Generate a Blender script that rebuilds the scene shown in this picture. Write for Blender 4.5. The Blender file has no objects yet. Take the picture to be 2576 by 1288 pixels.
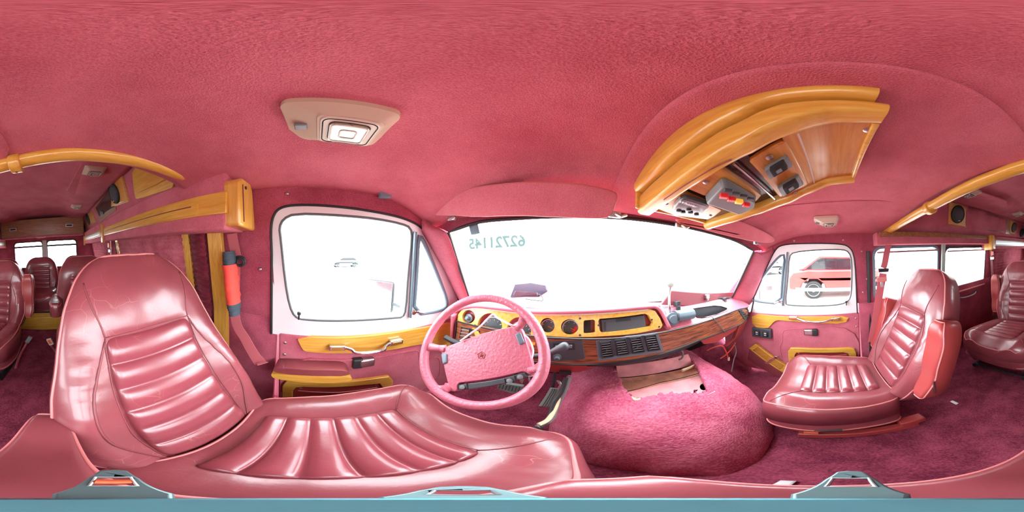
import bpy, bmesh, math, random
from math import sin, cos, pi, radians, atan2, hypot
from mathutils import Vector, Matrix, noise
from mathutils.geometry import tessellate_polygon
random.seed(7)
S = bpy.context.scene; COL = S.collection
# ------------------------------------------------------------------ camera, world, exposure
OZ = 1.0                                   # measured frame has the lens at the origin; the van floor is OZ below
HEAD, ROLL, PITCH = 1441.0, 3.0, 3.0
cam_d = bpy.data.cameras.new('camera'); cam = bpy.data.objects.new('camera', cam_d); COL.objects.link(cam)
cam_d.type = 'PANO'; (cam_d if hasattr(cam_d, 'panorama_type') else cam_d.cycles).panorama_type = 'EQUIRECTANGULAR'
cam_d.clip_start = 0.01; cam_d.clip_end = 500
TILT = Matrix.Rotation(radians(PITCH), 4, 'X') @ Matrix.Rotation(radians(-ROLL), 4, 'Y')
cam.matrix_world = Matrix.Translation((0, 0, OZ)) @ TILT @ Matrix.Rotation(radians((HEAD-1288)*360/2576), 4, 'Z') @ Matrix.Rotation(pi/2, 4, 'X')
S.camera = cam
S.view_settings.view_transform = 'Standard'; S.view_settings.look = 'None'
S.view_settings.gamma = 1.0; S.view_settings.use_curve_mapping = False
S.view_settings.exposure = 0.0
S.cycles.max_bounces = 10; S.cycles.diffuse_bounces = 7; S.cycles.glossy_bounces = 4; S.cycles.transmission_bounces = 8
S.cycles.transparent_max_bounces = 12; S.cycles.use_denoising = True; S.cycles.caustics_reflective = False; S.cycles.caustics_refractive = False
S.cycles.sample_clamp_indirect = 8
W = bpy.data.worlds.new('overcast_sky'); S.world = W; W.use_nodes = True
bgn = W.node_tree.nodes['Background']; bgn.inputs[0].default_value = (0.93, 0.97, 1.0, 1); bgn.inputs[1].default_value = 17.0

# ------------------------------------------------------------------ measuring: a pixel gives a direction, a real surface gives the point
def ray(px, py):
    az = radians((px-HEAD)*360/2576); el = radians((644-py)*180/1288)
    return TILT.to_3x3() @ Vector((cos(el)*sin(az), cos(el)*cos(az), sin(el)))
def onx(p, X): r = ray(*p); return r*(X/r.x)
def ony(p, Y): r = ray(*p); return r*(Y/r.y)
def onz(p, Z): r = ray(*p); return r*(Z/r.z)
def onp(p, o, n): r = ray(*p); return r*(Vector(o).dot(n)/r.dot(n))

# ------------------------------------------------------------------ materials
def lin(c):
    return tuple(((v/255)/12.92 if v/255 <= .04045 else ((v/255+.055)/1.055)**2.4) for v in c)+(1,)
def mat(name, col, rough=.5, metal=0, spec=.5, bump=0, bscale=200, var=0, vscale=8, coat=0, sheen=0, emit=None, estr=0, trans=0, scratch=0, bdetail=3):
    m = bpy.data.materials.new(name); m.use_nodes = True; nt = m.node_tree; N = nt.nodes; L = nt.links
    b = N['Principled BSDF']; b.inputs['Base Color'].default_value = lin(col); b.inputs['Roughness'].default_value = rough
    b.inputs['Metallic'].default_value = metal; b.inputs['Specular IOR Level'].default_value = spec
    b.inputs['Coat Weight'].default_value = coat; b.inputs['Coat Roughness'].default_value = .16
    b.inputs['Sheen Weight'].default_value = sheen; b.inputs['Sheen Roughness'].default_value = .4
    b.inputs['Transmission Weight'].default_value = trans
    if emit: b.inputs['Emission Color'].default_value = lin(emit); b.inputs['Emission Strength'].default_value = estr
    tc = N.new('ShaderNodeTexCoord')
    out = None
    if var:
        n = N.new('ShaderNodeTexNoise'); n.inputs['Scale'].default_value = vscale; n.inputs['Detail'].default_value = 4
        L.new(tc.outputs['Object'], n.inputs['Vector'])
        r = N.new('ShaderNodeValToRGB'); e = r.color_ramp.elements
        e[0].position = .3; e[1].position = .7
        c = lin(col); e[0].color = tuple(x*(1-var) for x in c[:3])+(1,); e[1].color = tuple(min(1, x*(1+var)) for x in c[:3])+(1,)
        L.new(n.outputs['Fac'], r.inputs['Fac']); out = r.outputs['Color']
    if scratch:
        v = N.new('ShaderNodeTexVoronoi'); v.feature = 'DISTANCE_TO_EDGE'; v.inputs['Scale'].default_value = 15
        w = N.new('ShaderNodeTexNoise'); w.inputs['Scale'].default_value = 5; w.inputs['Detail'].default_value = 3
        va = N.new('ShaderNodeVectorMath'); va.operation = 'MULTIPLY_ADD'; va.inputs[1].default_value = (.25, .25, .25)
        L.new(tc.outputs['Object'], w.inputs['Vector']); L.new(w.outputs['Color'], va.inputs[0]); L.new(tc.outputs['Object'], va.inputs[2]); L.new(va.outputs[0], v.inputs['Vector'])
        cr = N.new('ShaderNodeMapRange'); cr.inputs['From Min'].default_value = 0; cr.inputs['From Max'].default_value = .012; cr.inputs['To Min'].default_value = 1; cr.inputs['To Max'].default_value = 0
        L.new(v.outputs['Distance'], cr.inputs['Value'])
        w2 = N.new('ShaderNodeTexNoise'); w2.inputs['Scale'].default_value = 6; L.new(tc.outputs['Object'], w2.inputs['Vector'])
        mr = N.new('ShaderNodeMapRange'); mr.inputs['From Min'].default_value = .52; mr.inputs['From Max'].default_value = .68; L.new(w2.outputs['Fac'], mr.inputs['Value'])
        mm = N.new('ShaderNodeMath'); mm.operation = 'MULTIPLY'; L.new(cr.outputs[0], mm.inputs[0]); L.new(mr.outputs[0], mm.inputs[1])
        m2 = N.new('ShaderNodeMath'); m2.operation = 'MULTIPLY'; m2.inputs[1].default_value = scratch; L.new(mm.outputs[0], m2.inputs[0])
        mx = N.new('ShaderNodeMix'); mx.data_type = 'RGBA'; L.new(m2.outputs[0], mx.inputs[0])
        if out: L.new(out, mx.inputs[6])
        else: mx.inputs[6].default_value = lin(col)
        mx.inputs[7].default_value = lin((225, 180, 160)); out = mx.outputs[2]
    if out: L.new(out, b.inputs['Base Color'])
    if bump:
        n = N.new('ShaderNodeTexNoise'); n.inputs['Scale'].default_value = bscale; n.inputs['Detail'].default_value = bdetail
        L.new(tc.outputs['Object'], n.inputs['Vector'])
        u = N.new('ShaderNodeBump'); u.inputs['Strength'].default_value = bump; u.inputs['Distance'].default_value = .004
        L.new(n.outputs['Fac'], u.inputs['Height']); L.new(u.outputs['Normal'], b.inputs['Normal'])
    return m
def plush(name, col, dark, scale=300, bump=.6, patch=6, sheen=.35):
    """pile fabric: brushed patches, tufts and a fine bump"""
    m = mat(name, col, rough=.95, spec=.1, sheen=sheen); nt = m.node_tree; N = nt.nodes; L = nt.links; b = N['Principled BSDF']
    b.inputs['Sheen Tint'].default_value = lin((255, 170, 180))
    tc = N.new('ShaderNodeTexCoord')
    a = N.new('ShaderNodeTexNoise'); a.inputs['Scale'].default_value = patch; a.inputs['Detail'].default_value = 5; a.inputs['Roughness'].default_value = .6
    f = N.new('ShaderNodeTexNoise'); f.inputs['Scale'].default_value = scale; f.inputs['Detail'].default_value = 2
    for t in (a, f): L.new(tc.outputs['Object'], t.inputs['Vector'])
    ad = N.new('ShaderNodeMath'); ad.operation = 'MULTIPLY_ADD'; ad.inputs[1].default_value = .75
    L.new(f.outputs['Fac'], ad.inputs[0]); L.new(a.outputs['Fac'], ad.inputs[2])
    mr = N.new('ShaderNodeMapRange'); mr.inputs['From Min'].default_value = .68; mr.inputs['From Max'].default_value = 1.08
    L.new(ad.outputs[0], mr.inputs['Value'])
    mx = N.new('ShaderNodeMix'); mx.data_type = 'RGBA'; mx.inputs[6].default_value = lin(dark); mx.inputs[7].default_value = lin(col)
    L.new(mr.outputs[0], mx.inputs[0]); L.new(mx.outputs[2], b.inputs['Base Color'])
    u = N.new('ShaderNodeBump'); u.inputs['Strength'].default_value = bump; u.inputs['Distance'].default_value = .004
    L.new(f.outputs['Fac'], u.inputs['Height']); L.new(u.outputs['Normal'], b.inputs['Normal'])
    return m
def wood(name, c1, c2, axis='Y', scale=5, coat=.6, rough=.3, stretch=12):
    m = mat(name, c1, rough=rough, coat=coat); nt = m.node_tree; N = nt.nodes; L = nt.links; b = N['Principled BSDF']
    tc = N.new('ShaderNodeTexCoord'); mp = N.new('ShaderNodeMapping')
    s = [stretch]*3; s['XYZ'.index(axis)] = 1.0; mp.inputs['Scale'].default_value = s
    L.new(tc.outputs['Object'], mp.inputs['Vector'])
    n = N.new('ShaderNodeTexNoise'); n.inputs['Scale'].default_value = scale; n.inputs['Detail'].default_value = 6; n.inputs['Roughness'].default_value = .65; n.inputs['Distortion'].default_value = .6
    L.new(mp.outputs[0], n.inputs['Vector'])
    r = N.new('ShaderNodeValToRGB'); e = r.color_ramp.elements
    e[0].position = .36; e[0].color = lin(c2); e[1].position = .62; e[1].color = lin(c1)
    L.new(n.outputs['Fac'], r.inputs['Fac']); L.new(r.outputs['Color'], b.inputs['Base Color'])
    return m
VEL = (205, 112, 124); 
M = dict(
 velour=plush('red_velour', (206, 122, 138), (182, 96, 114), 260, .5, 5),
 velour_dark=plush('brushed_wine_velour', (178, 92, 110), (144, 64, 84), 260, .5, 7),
 headliner=plush('headliner_velour', (210, 122, 136), (184, 94, 108), 380, .6, 5),
 carpet=plush('floor_carpet', (156, 72, 94), (104, 38, 60), 160, 1.0, 9, .2),
 shag=plush('engine_cover_carpet', (218, 122, 148), (176, 76, 106), 120, 1.2, 8, .3),
 shade=plush('pleated_shade_cloth', (204, 116, 130), (168, 80, 96), 200, .4, 12),
 curtain=plush('dark_curtain_cloth', (140, 58, 72), (104, 36, 50), 200, .4, 12),
 leather=mat('burgundy_leather', (136, 64, 72), .34, bump=.09, bscale=140, var=.14, vscale=6, scratch=.40, spec=.7, coat=.35),
 leather2=mat('ribbed_burgundy_leather', (138, 62, 72), .30, bump=.07, bscale=120, var=.08, vscale=6, scratch=.35, spec=.7, coat=.4),
 leather_red=mat('bright_red_leather', (160, 62, 62), .36, bump=.08, bscale=140, var=.06, spec=.55, coat=.15),
 piping=mat('pink_piping', (205, 125, 125), .4),
 seam=mat('seam_thread', (134, 66, 72), .5),
 vinyl=mat('pink_vinyl', (206, 112, 130), .42, bump=.25, bscale=90, spec=.5),
 grain=mat('grained_wheel_vinyl', (194, 106, 126), .36, bump=.55, bscale=110, spec=.6, bdetail=5),
 honey=wood('honey_oak', (227, 186, 84), (210, 154, 58)),
 honeyx=wood('honey_oak_across', (227, 186, 84), (210, 154, 58), 'X'),
 honeyz=wood('honey_oak_upright', (225, 182, 84), (206, 148, 56), 'Z'),
 honeyd=wood('amber_wood_panel', (214, 162, 78), (194, 134, 56), 'X', 6),
 brownx=wood('brown_cabinet_wood', (160, 112, 78), (132, 84, 58), 'X', 5),
 walnut=wood('walnut_grain', (176, 108, 74), (84, 50, 44), 'X', 9, .5, .25, 14),
 black=mat('black_plastic', (44, 46, 50), .4), gloss=mat('glossy_dark_trim', (52, 34, 44), .12, coat=.8),
 dark=mat('dark_grey_plastic', (70, 76, 82), .45), grey=mat('grey_plastic', (120, 128, 132), .4),
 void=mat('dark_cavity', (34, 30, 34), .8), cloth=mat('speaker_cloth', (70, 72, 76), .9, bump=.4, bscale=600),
 chrome=mat('chrome', (225, 225, 228), .14, 1), steel=mat('brushed_metal', (190, 190, 192), .32, 1),
 white=mat('white_paint', (226, 232, 234), .25, coat=.4), pale=mat('pale_green_paint', (176, 194, 186), .5),
 rubber=mat('black_rubber', (38, 38, 40), .6), beige=mat('taupe_plastic', (194, 178, 154), .5),
 cream=mat('cream_plastic', (214, 204, 186), .4), teal=mat('teal_plastic', (86, 150, 162), .35, bump=.1, bscale=80),
 tealgrey=mat('grey_teal_metal', (98, 128, 132), .3, .3), orange=mat('orange_plastic', (230, 110, 70), .4),
 redglow=mat('red_button', (205, 45, 50), .35, emit=(220, 30, 35), estr=.25), yellow=mat('amber_button', (240, 190, 70), .35, emit=(250, 190, 60), estr=.5),  # push-button colours with a weak glow of their own added
 pouch=mat('red_orange_cloth', (226, 74, 62), .8, bump=.3, bscale=300), navy=mat('navy_cloth', (58, 72, 82), .85, bump=.3, bscale=300),
 belt=mat('rose_belt_webbing', (182, 96, 104), .55, bump=.3, bscale=400), pedal=mat('grey_pedal_rubber', (126, 138, 132), .6),
 wire=mat('white_cable', (232, 226, 226), .4), redwire=mat('red_cable', (214, 76, 56), .4), greywire=mat('grey_cable', (110, 110, 112), .5),
 rust=mat('worn_red_metal', (224, 156, 160), .5, var=.3, vscale=9, scratch=.5), rust2=mat('rusty_metal', (190, 136, 112), .6, var=.4, vscale=14, scratch=.6),
 foam=mat('torn_foam', (226, 206, 168), .9, bump=1, bscale=60), gold=mat('gold_trim', (200, 160, 80), .3, .8),
 asphalt=mat('pale_gravel', (170, 166, 160), .9, bump=.5, bscale=20, var=.1), carred=mat('red_car_paint', (190, 40, 36), .2, coat=.8),
 carblue=mat('grey_blue_car_paint', (90, 120, 130), .2, coat=.8), cargrey=mat('grey_car_trim', (90, 96, 98), .5), tyre=mat('tyre_rubber', (30, 30, 32), .8),
 screen=mat('black_screen', (20, 20, 24), .06, coat=.5), gauge=mat('gauge_face', (70, 88, 92), .35), gaugered=mat('gauge_red', (200, 30, 50), .4),
 slate=mat('blue_slate_plastic', (104, 126, 138), .3), marker=mat('pale_marker', (120, 190, 176), .7), visor=plush('visor_velour', (222, 132, 146), (202, 108, 124), 300, .4, 5),
 lidred=mat('matt_wine_plastic', (120, 50, 60), .6),
 inkblue=mat('dark_blue_plastic', (26, 34, 54), .3),
 smoke=mat('smoked_plastic', (90, 100, 104), .12, coat=.6),
)
def glassmat(name, tint, rough=0.0, fac=.92):
    m = bpy.data.materials.new(name); m.use_nodes = True; N = m.node_tree.nodes; L = m.node_tree.links; N.clear()
    o = N.new('ShaderNodeOutputMaterial'); t = N.new('ShaderNodeBsdfTransparent'); g = N.new('ShaderNodeBsdfGlossy'); x = N.new('ShaderNodeMixShader')
    t.inputs[0].default_value = tint; g.inputs['Roughness'].default_value = .03; x.inputs[0].default_value = 1-fac
    L.new(t.outputs[0], x.inputs[1]); L.new(g.outputs[0], x.inputs[2]); L.new(x.outputs[0], o.inputs[0]); return m
M['glass'] = glassmat('clear_window_glass', (.96, .98, .98, 1), fac=.96)
M['lens'] = glassmat('clear_lamp_lens', (.9, .92, .92, 1), fac=.75)
def sheermat(name, col, tr=.6):
    m = bpy.data.materials.new(name); m.use_nodes = True; N = m.node_tree.nodes; L = m.node_tree.links; N.clear()
    o = N.new('ShaderNodeOutputMaterial'); d = N.new('ShaderNodeBsdfDiffuse'); t = N.new('ShaderNodeBsdfTranslucent'); x = N.new('ShaderNodeMixShader')
    d.inputs[0].default_value = lin(col); t.inputs[0].default_value = lin(col); x.inputs[0].default_value = tr
    L.new(d.outputs[0], x.inputs[1]); L.new(t.outputs[0], x.inputs[2]); L.new(x.outputs[0], o.inputs[0]); return m
M['sheer'] = sheermat('white_sheer_blind', (245, 236, 236))
# the windscreen number is chalk-thin paint: mostly see-through
M['chalk'] = glassmat('thin_window_paint', (.028, .042, .040, 1), fac=.998)

# ------------------------------------------------------------------ mesh builder
class MB:
    def __init__(s): s.v = []; s.f = []
    def add(s, vs, fs):
        o = len(s.v); s.v += [Vector(v) for v in vs]; s.f += [[i+o for i in f] for f in fs]; return s
    def box(s, c, d, R=None, taper=1.0):
        c = Vector(c); vs = []
        for z in (-.5, .5):
            k = taper if z > 0 else 1
            for x, y in ((-.5, -.5), (.5, -.5), (.5, .5), (-.5, .5)):
                p = Vector((x*d[0]*k, y*d[1]*k, z*d[2])); vs.append(c+(R @ p if R else p))
        return s.add(vs, [[3, 2, 1, 0], [4, 5, 6, 7], [0, 1, 5, 4], [1, 2, 6, 5], [2, 3, 7, 6], [3, 0, 4, 7]])
    def tube(s, pts, r, seg=10, closed=False, flat=None):
        pts = [Vector(p) for p in pts]; n = len(pts); rings = []; up = None
        for i, p in enumerate(pts):
            a = pts[(i-1) % n] if (closed or i > 0) else p; b = pts[(i+1) % n] if (closed or i < n-1) else p
            t = (b-a).normalized()
            if up is None: up = Vector((0, 0, 1)) if abs(t.z) < .9 else Vector((1, 0, 0))
            u = (up-t*up.dot(t)).normalized(); up = u; w = t.cross(u)
            rr = r[i] if isinstance(r, (list, tuple)) else r
            fl = flat or 1
            rings.append([p+u*(rr*cos(2*pi*k/seg))+w*(rr*fl*sin(2*pi*k/seg)) for k in range(seg)])
        vs = [v for R_ in rings for v in R_]; fs = []
        m = n if closed else n-1
        for i in range(m):
            j = (i+1) % n
            for k in range(seg):
                l = (k+1) % seg; fs.append([i*seg+k, i*seg+l, j*seg+l, j*seg+k])
        if not closed: fs.append(list(range(seg))[::-1]); fs.append([(n-1)*seg+k for k in range(seg)])
        return s.add(vs, fs)
    def cyl(s, a, b, r, r2=None, seg=24): return s.tube([a, b], [r, r if r2 is None else r2], seg)
    def lathe(s, c, axis, prof, seg=32):
        c = Vector(c); ax = Vector(axis).normalized(); u = ax.orthogonal().normalized(); w = ax.cross(u); vs = []; fs = []
        for r, h in prof: vs += [c+ax*h+(u*cos(2*pi*k/seg)+w*sin(2*pi*k/seg))*max(r, 1e-5) for k in range(seg)]
        for i in range(len(prof)-1):
            for k in range(seg): l = (k+1) % seg; fs.append([i*seg+k, i*seg+l, (i+1)*seg+l, (i+1)*seg+k])
        fs.append(list(range(seg))[::-1]); fs.append([(len(prof)-1)*seg+k for k in range(seg)])
        return s.add(vs, fs)
    def grid(s, f, nu, nv):
        vs = [f(i/nu, j/nv) for j in range(nv+1) for i in range(nu+1)]
        fs = [[j*(nu+1)+i, j*(nu+1)+i+1, (j+1)*(nu+1)+i+1, (j+1)*(nu+1)+i] for j in range(nv) for i in range(nu)]
        return s.add(vs, fs)
    def plate(s, outer, holes=(), off=(0, 0, .01)):
        """flat panel with holes, given by 3D outlines, thickened along off"""
        loops = [[Vector(p) for p in outer]]+[[Vector(p) for p in h] for h in holes]
        tri = tessellate_polygon(loops); allv = [p for l in loops for p in l]; n = len(allv); off = Vector(off)
        fs = [list(t) for t in tri]+[[i+n for i in t][::-1] for t in tri]; k = 0
        for l in loops:
            m = len(l)
            for i in range(m): j = (i+1) % m; fs.append([k+i, k+j, k+j+n, k+i+n])
            k += m
        return s.add(allv+[p+off for p in allv], fs)
    def xf(s, Mx, start=0):
        for i in range(start, len(s.v)): s.v[i] = Mx @ s.v[i]
        return s
def wloc(p):
    l = Vector((0, 0, 0))
    while p: l += Vector(p.location); p = p.parent
    return l
def put(name, mb, m, parent=None, bevel=0, local=False, smooth=35, solid=0, sub=0):
    """link the builder's shapes as ONE mesh object (world=van coordinates unless local)"""
    me = bpy.data.meshes.new(name)
    vs = [Vector(v) for v in mb.v]
    loc = Vector((0, 0, 0))
    if not local:
        vs = [v+Vector((0, 0, OZ)) for v in vs]
        if parent: o0 = wloc(parent); vs = [v-o0 for v in vs]
        else:
            lo = [min(v[i] for v in vs) for i in range(3)]; hi = [max(v[i] for v in vs) for i in range(3)]
            loc = Vector(((lo[0]+hi[0])/2, (lo[1]+hi[1])/2, lo[2])); vs = [v-loc for v in vs]
    me.from_pydata([v[:] for v in vs], [], mb.f); 
    bm = bmesh.new(); bm.from_mesh(me); bmesh.ops.remove_doubles(bm, verts=bm.verts, dist=1e-5)
    bmesh.ops.recalc_face_normals(bm, faces=bm.faces); bm.to_mesh(me); bm.free()
    me.polygons.foreach_set('use_smooth', [True]*len(me.polygons))
    if smooth < 180: me.set_sharp_from_angle(angle=radians(smooth))
    me.materials.append(M[m] if isinstance(m, str) else m)
    o = bpy.data.objects.new(name, me); COL.objects.link(o); o.location = loc
    if parent: o.parent = parent
    if solid: q = o.modifiers.new('thickness', 'SOLIDIFY'); q.thickness = solid; q.offset = -1
    if bevel: q = o.modifiers.new('bevel', 'BEVEL'); q.width = bevel; q.segments = 3; q.limit_method = 'ANGLE'; q.angle_limit = radians(40); q.harden_normals = False
    if sub: q = o.modifiers.new('sub', 'SUBSURF'); q.levels = sub; q.render_levels = sub
    return o
def tag(o, label=None, cat=None, group=None, kind=None):
    if label: o['label'] = label
    if cat: o['category'] = cat
    if group: o['group'] = group
    if kind: o['kind'] = kind
    return o
def thing(name, label, cat, loc=(0, 0, 0), rz=0, group=None, kind=None, van=True):
    o = bpy.data.objects.new(name, None); COL.objects.link(o); o.empty_display_size = .05
    o.location = Vector(loc)+(Vector((0, 0, OZ)) if van else Vector((0, 0, 0))); o.rotation_euler = (0, 0, rz)
    return tag(o, label, cat, group, kind)
def copytree(o, parent=None):
    c = o.copy(); COL.objects.link(c)
    if parent: c.parent = parent
    for ch in list(o.children): copytree(ch, c)
    return c
def smoothpts(pts, it=2, closed=True):
    pts = [Vector(p) for p in pts]
    for _ in range(it):
        n = len(pts); q = []
        for i in range(n if closed else n-1):
            a, b = pts[i], pts[(i+1) % n]; q += [a*.75+b*.25, a*.25+b*.75]
        if not closed: q = [pts[0]]+q+[pts[-1]]
        pts = q
    return pts
def crom(pts, per=8, closed=False):
    pts = [Vector(p) for p in pts]; n = len(pts); out = []
    for i in range(n if closed else n-1):
        if closed: p0, p1, p2, p3 = pts[i-1], pts[i], pts[(i+1) % n], pts[(i+2) % n]
        else: p0, p1, p2, p3 = pts[max(i-1, 0)], pts[i], pts[i+1], pts[min(i+2, n-1)]
        for k in range(per):
            t = k/per; out.append(.5*((2*p1)+(p2-p0)*t+(2*p0-5*p1+4*p2-p3)*t*t+(3*p1-p0-3*p2+p3)*t**3))
    if not closed: out.append(pts[-1])
    return out
def interp(x, T):
    if x <= T[0][0]: return T[0][1]
    for (a, va), (b, vb) in zip(T, T[1:]):
        if x <= b:
            t = (x-a)/(b-a); t = t*t*(3-2*t)*.35+t*.65; return va+(vb-va)*t
    return T[-1][1]
def rrect(cx, cy, w, h, r, n=5):
    out = []
    for sx, sy, a0 in ((1, 1, 0), (-1, 1, 90), (-1, -1, 180), (1, -1, 270)):
        for k in range(n+1):
            a = radians(a0+90*k/n); out.append((cx+sx*(w/2-r)+r*cos(a), cy+sy*(h/2-r)+r*sin(a)))
    return out
def text_mb(txt, size, origin, u, v, depth=.0006, mirror=False, spacing=1.0, bold=0.0):
    """lettering as flat extruded shapes on the plane spanned by u (reading direction) and v (up)"""
    cu = bpy.data.curves.new('lettering', 'FONT'); cu.body = txt; cu.size = size; cu.align_x = 'CENTER'; cu.align_y = 'CENTER'; cu.resolution_u = 3; cu.space_character = spacing; cu.offset = bold
    to = bpy.data.objects.new('lettering', cu); COL.objects.link(to); dg = bpy.context.evaluated_depsgraph_get(); dg.update()
    me = to.evaluated_get(dg).to_mesh(); vs = [x.co.copy() for x in me.vertices]; fs = [list(p.vertices) for p in me.polygons]
    to.evaluated_get(dg).to_mesh_clear(); bpy.data.objects.remove(to); bpy.data.curves.remove(cu)
    u = Vector(u).normalized(); v = Vector(v).normalized(); n = u.cross(v); o = Vector(origin); s = -1 if mirror else 1
    return MB().add([o+u*(p.x*s)+v*p.y+n*depth for p in vs], fs)
# ================================================================== THE SHELL OF THE VAN
def XL(z): return -.635+.16*max(0, z+.31)
def XR(z): return 1.215-.16*max(0, z+.31)
CX = .29
def st(name, mb, m, **k): return tag(put(name, mb, m, **k), kind='structure')
def onwall(p, side, inset=0):
    """point of a side wall (leaning inward above the belt line) seen at a pixel"""
    if side == 'L': o, n = (-.635+inset, 0, -.31), (1, 0, -.16)
    else: o, n = (1.215-inset, 0, -.31), (1, 0, .16)
    return onp(p, o, n)
# floor
st('floor', MB().box((.29, -1.0, -1.02), (2.1, 4.3, .04)), 'carpet')
# cab ceiling
def zc(x, y):
    z = .312-.10*abs((x-.29)/.84)**3.2
    if y > .12: z -= .72*(y-.12)**2
    if y < -.2: z -= .10*(y+.2)**2*4
    return z
def cabc(u, v):
    y = -.46+v*(.932+.06*(1-((u-.5)*2)**2)); x = -.56+u*1.70
    return Vector((x, y, zc(x, y)))
st('ceiling', MB().grid(cabc, 48, 32), 'headliner', solid=-.02, smooth=180)
# centre pad of the headliner: slightly lower, rounded rear corner, rolled edge
pad = MB()
def padf(u, v):
    x = .105+u*.60; y = -.43+v*.925
    e = min(1, min(u, 1-u)*.60/.012); d = .009*math.sqrt(max(0, 1-(1-e)**2))
    r = .05
    if y < -.43+r and x < .105+r:
        dx = (.105+r-x)/r; dy = (-.43+r-y)/r
        q = max(dx, dy); h = math.hypot(dx, dy)
        if h > 0: x = .105+r-r*dx*q/h; y = -.43+r-r*dy*q/h
    return Vector((x, y, zc(x, y)-d-.001))
us = [0, .004, .008, .013, .02]+[.02+.96*k/30 for k in range(1, 31)]+[.987, .992, .996, 1]
pad.v = [padf(u, v/30) for v in range(31) for u in us]; nu = len(us)
pad.f = [[j*nu+i, j*nu+i+1, (j+1)*nu+i+1, (j+1)*nu+i] for j in range(30) for i in range(nu-1)]
st('trim_1', pad, 'headliner', smooth=180)
# seam across the passenger half of the headliner
st('trim_2', MB().tube([Vector((x, y, zc(x, y)-.001)) for x, y in [(.70+.04*math.sin(3*t), -.41+.88*t) for t in [k/24 for k in range(25)]]], .0025, 6), 'headliner')
# raised rear roof
def rearc(u, v):
    x = -.41+u*1.40; y = -.44-v*2.6; z = .50
    d = abs(x-CX)
    z += .07*max(0, 1-(d/.46)**6) if d < .46 else 0
    return Vector((x, y, z))
st('ceiling_rear', MB().grid(rearc, 40, 20), 'headliner', solid=-.02, smooth=60)
# stepped ribs in the rear ceiling panel
for sx in (-1, 1):
    x0 = CX+sx*.47
    st('trim_%d' % (3+(sx > 0)), MB().plate([Vector((x0, -.5, .499)), Vector((x0-sx*.10, -1.35, .499)), Vector((x0-sx*.02, -1.55, .499)), Vector((x0-sx*.02, -2.7, .499)), Vector((x0+sx*.10, -2.7, .499)), Vector((x0+sx*.18, -.5, .499))], (), (0, 0, -.012)), 'headliner', bevel=.004)
# bulkhead strip between cab ceiling and the raised roof (faces back)
st('trim_5', MB().grid(lambda u, v: Vector((-.56+u*1.70, -.455, zc(-.56+u*1.70, -.45)+v*(.53-zc(-.56+u*1.70, -.45)))), 40, 2), 'headliner', solid=-.01, smooth=180)
# side walls: lower, and upper with openings
def lowerwall(side, ya=-3.05, yb=.90, back=0):
    X = XL if side == 'L' else XR; s = -1 if side == 'L' else 1
    mb = MB(); prof = [(-1.0, .035), (-.8, .02), (-.5, .01), (-.31, 0)]
    mb.grid(lambda u, v: Vector((X(-.31)+s*(interp(-1+.69*v, prof)+back), ya+u*(yb-ya), -1.0+.69*v)), 20, 8)
    return mb
# driver door opening and passenger door opening outlines, in wall coordinates
DL = [onwall(p, 'L') for p in [(697, 805), (684, 640), (681, 570), (690, 535), (712, 519), (760, 515), (850, 520), (950, 534), (1020, 550), (1062, 572), (1090, 612), (1120, 672), (1152, 740), (1168, 766)]]
zb = -.31
def lowz(pts, side):
    a, b = pts[0].copy(), pts[-1].copy()
    X = (XL if side == 'L' else XR)(zb)
    return [Vector((X, a.y, zb))]+[p for p in pts if p.z > zb+.005]+[Vector((X, b.y, zb))]
DR = [onwall(p, 'R') for p in [(2158, 785), (2152, 680), (2148, 640), (2138, 622), (2118, 613), (2030, 612), (1966, 615), (1948, 630), (1925, 680), (1898, 745), (1887, 768)]]
DL = lowz(smoothpts(DL, 2, False), 'L'); DR = lowz(smoothpts(DR, 2, False), 'R')
def wp(side, y, z, ins=0):
    X = (XL(z)+ins) if side == 'L' else (XR(z)-ins); return Vector((X, y, z))
def upperwall(side, door, wins):
    # region z from the belt to the rail; the door opening is a notch from the belt
    top = .26
    out = [wp(side, -3.05, zb), wp(side, -3.05, top), wp(side, .52, top), wp(side, .60, .05), wp(side, .93, zb)]
    nd = door if door[0].y > door[-1].y else door[::-1]
    out = out+nd
    return MB().plate(out, wins, (-.03 if side == 'L' else .03, 0, 0))
def wrect(side, y0, y1, z0, z1, r=.05):
    return [wp(side, y, z) for y, z in rrect((y0+y1)/2, (z0+z1)/2, abs(y1-y0), z1-z0, r)]
LW = [wrect('L', -1.45, -.62, -.30, .03), wrect('L', -2.75, -1.75, -.30, .03)]
RW = [wrect('R', -.92, -.33, -.30, .10, .06), wrect('R', -1.66, -1.00, -.30, .085, .05), wrect('R', -2.75, -1.95, -.30, .03)]
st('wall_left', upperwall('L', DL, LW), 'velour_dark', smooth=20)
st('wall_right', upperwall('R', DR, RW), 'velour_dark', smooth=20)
for side, nm in (('L', 'wall_lower_left'), ('R', 'wall_lower_right')):
    ya, yb = (-.150, .70) if side == 'L' else (-.205, .665)
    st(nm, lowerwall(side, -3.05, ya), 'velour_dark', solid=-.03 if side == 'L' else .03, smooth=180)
    st(nm+'_front', lowerwall(side, yb, .92), 'velour', smooth=180)
    st(nm+'_door_skin', lowerwall(side, ya-.02, yb+.02, .075), 'white', smooth=180)
# upper side walls of the raised roof (lean inwards)
for s, nm in ((-1, 'wall_upper_left'), (1, 'wall_upper_right')):
    st(nm, MB().grid(lambda u, v: Vector((CX+s*(.80-.10*v), -.44-2.6*u, .20+.32*v)), 24, 4), 'velour', solid=.01*s, smooth=180)
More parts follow.
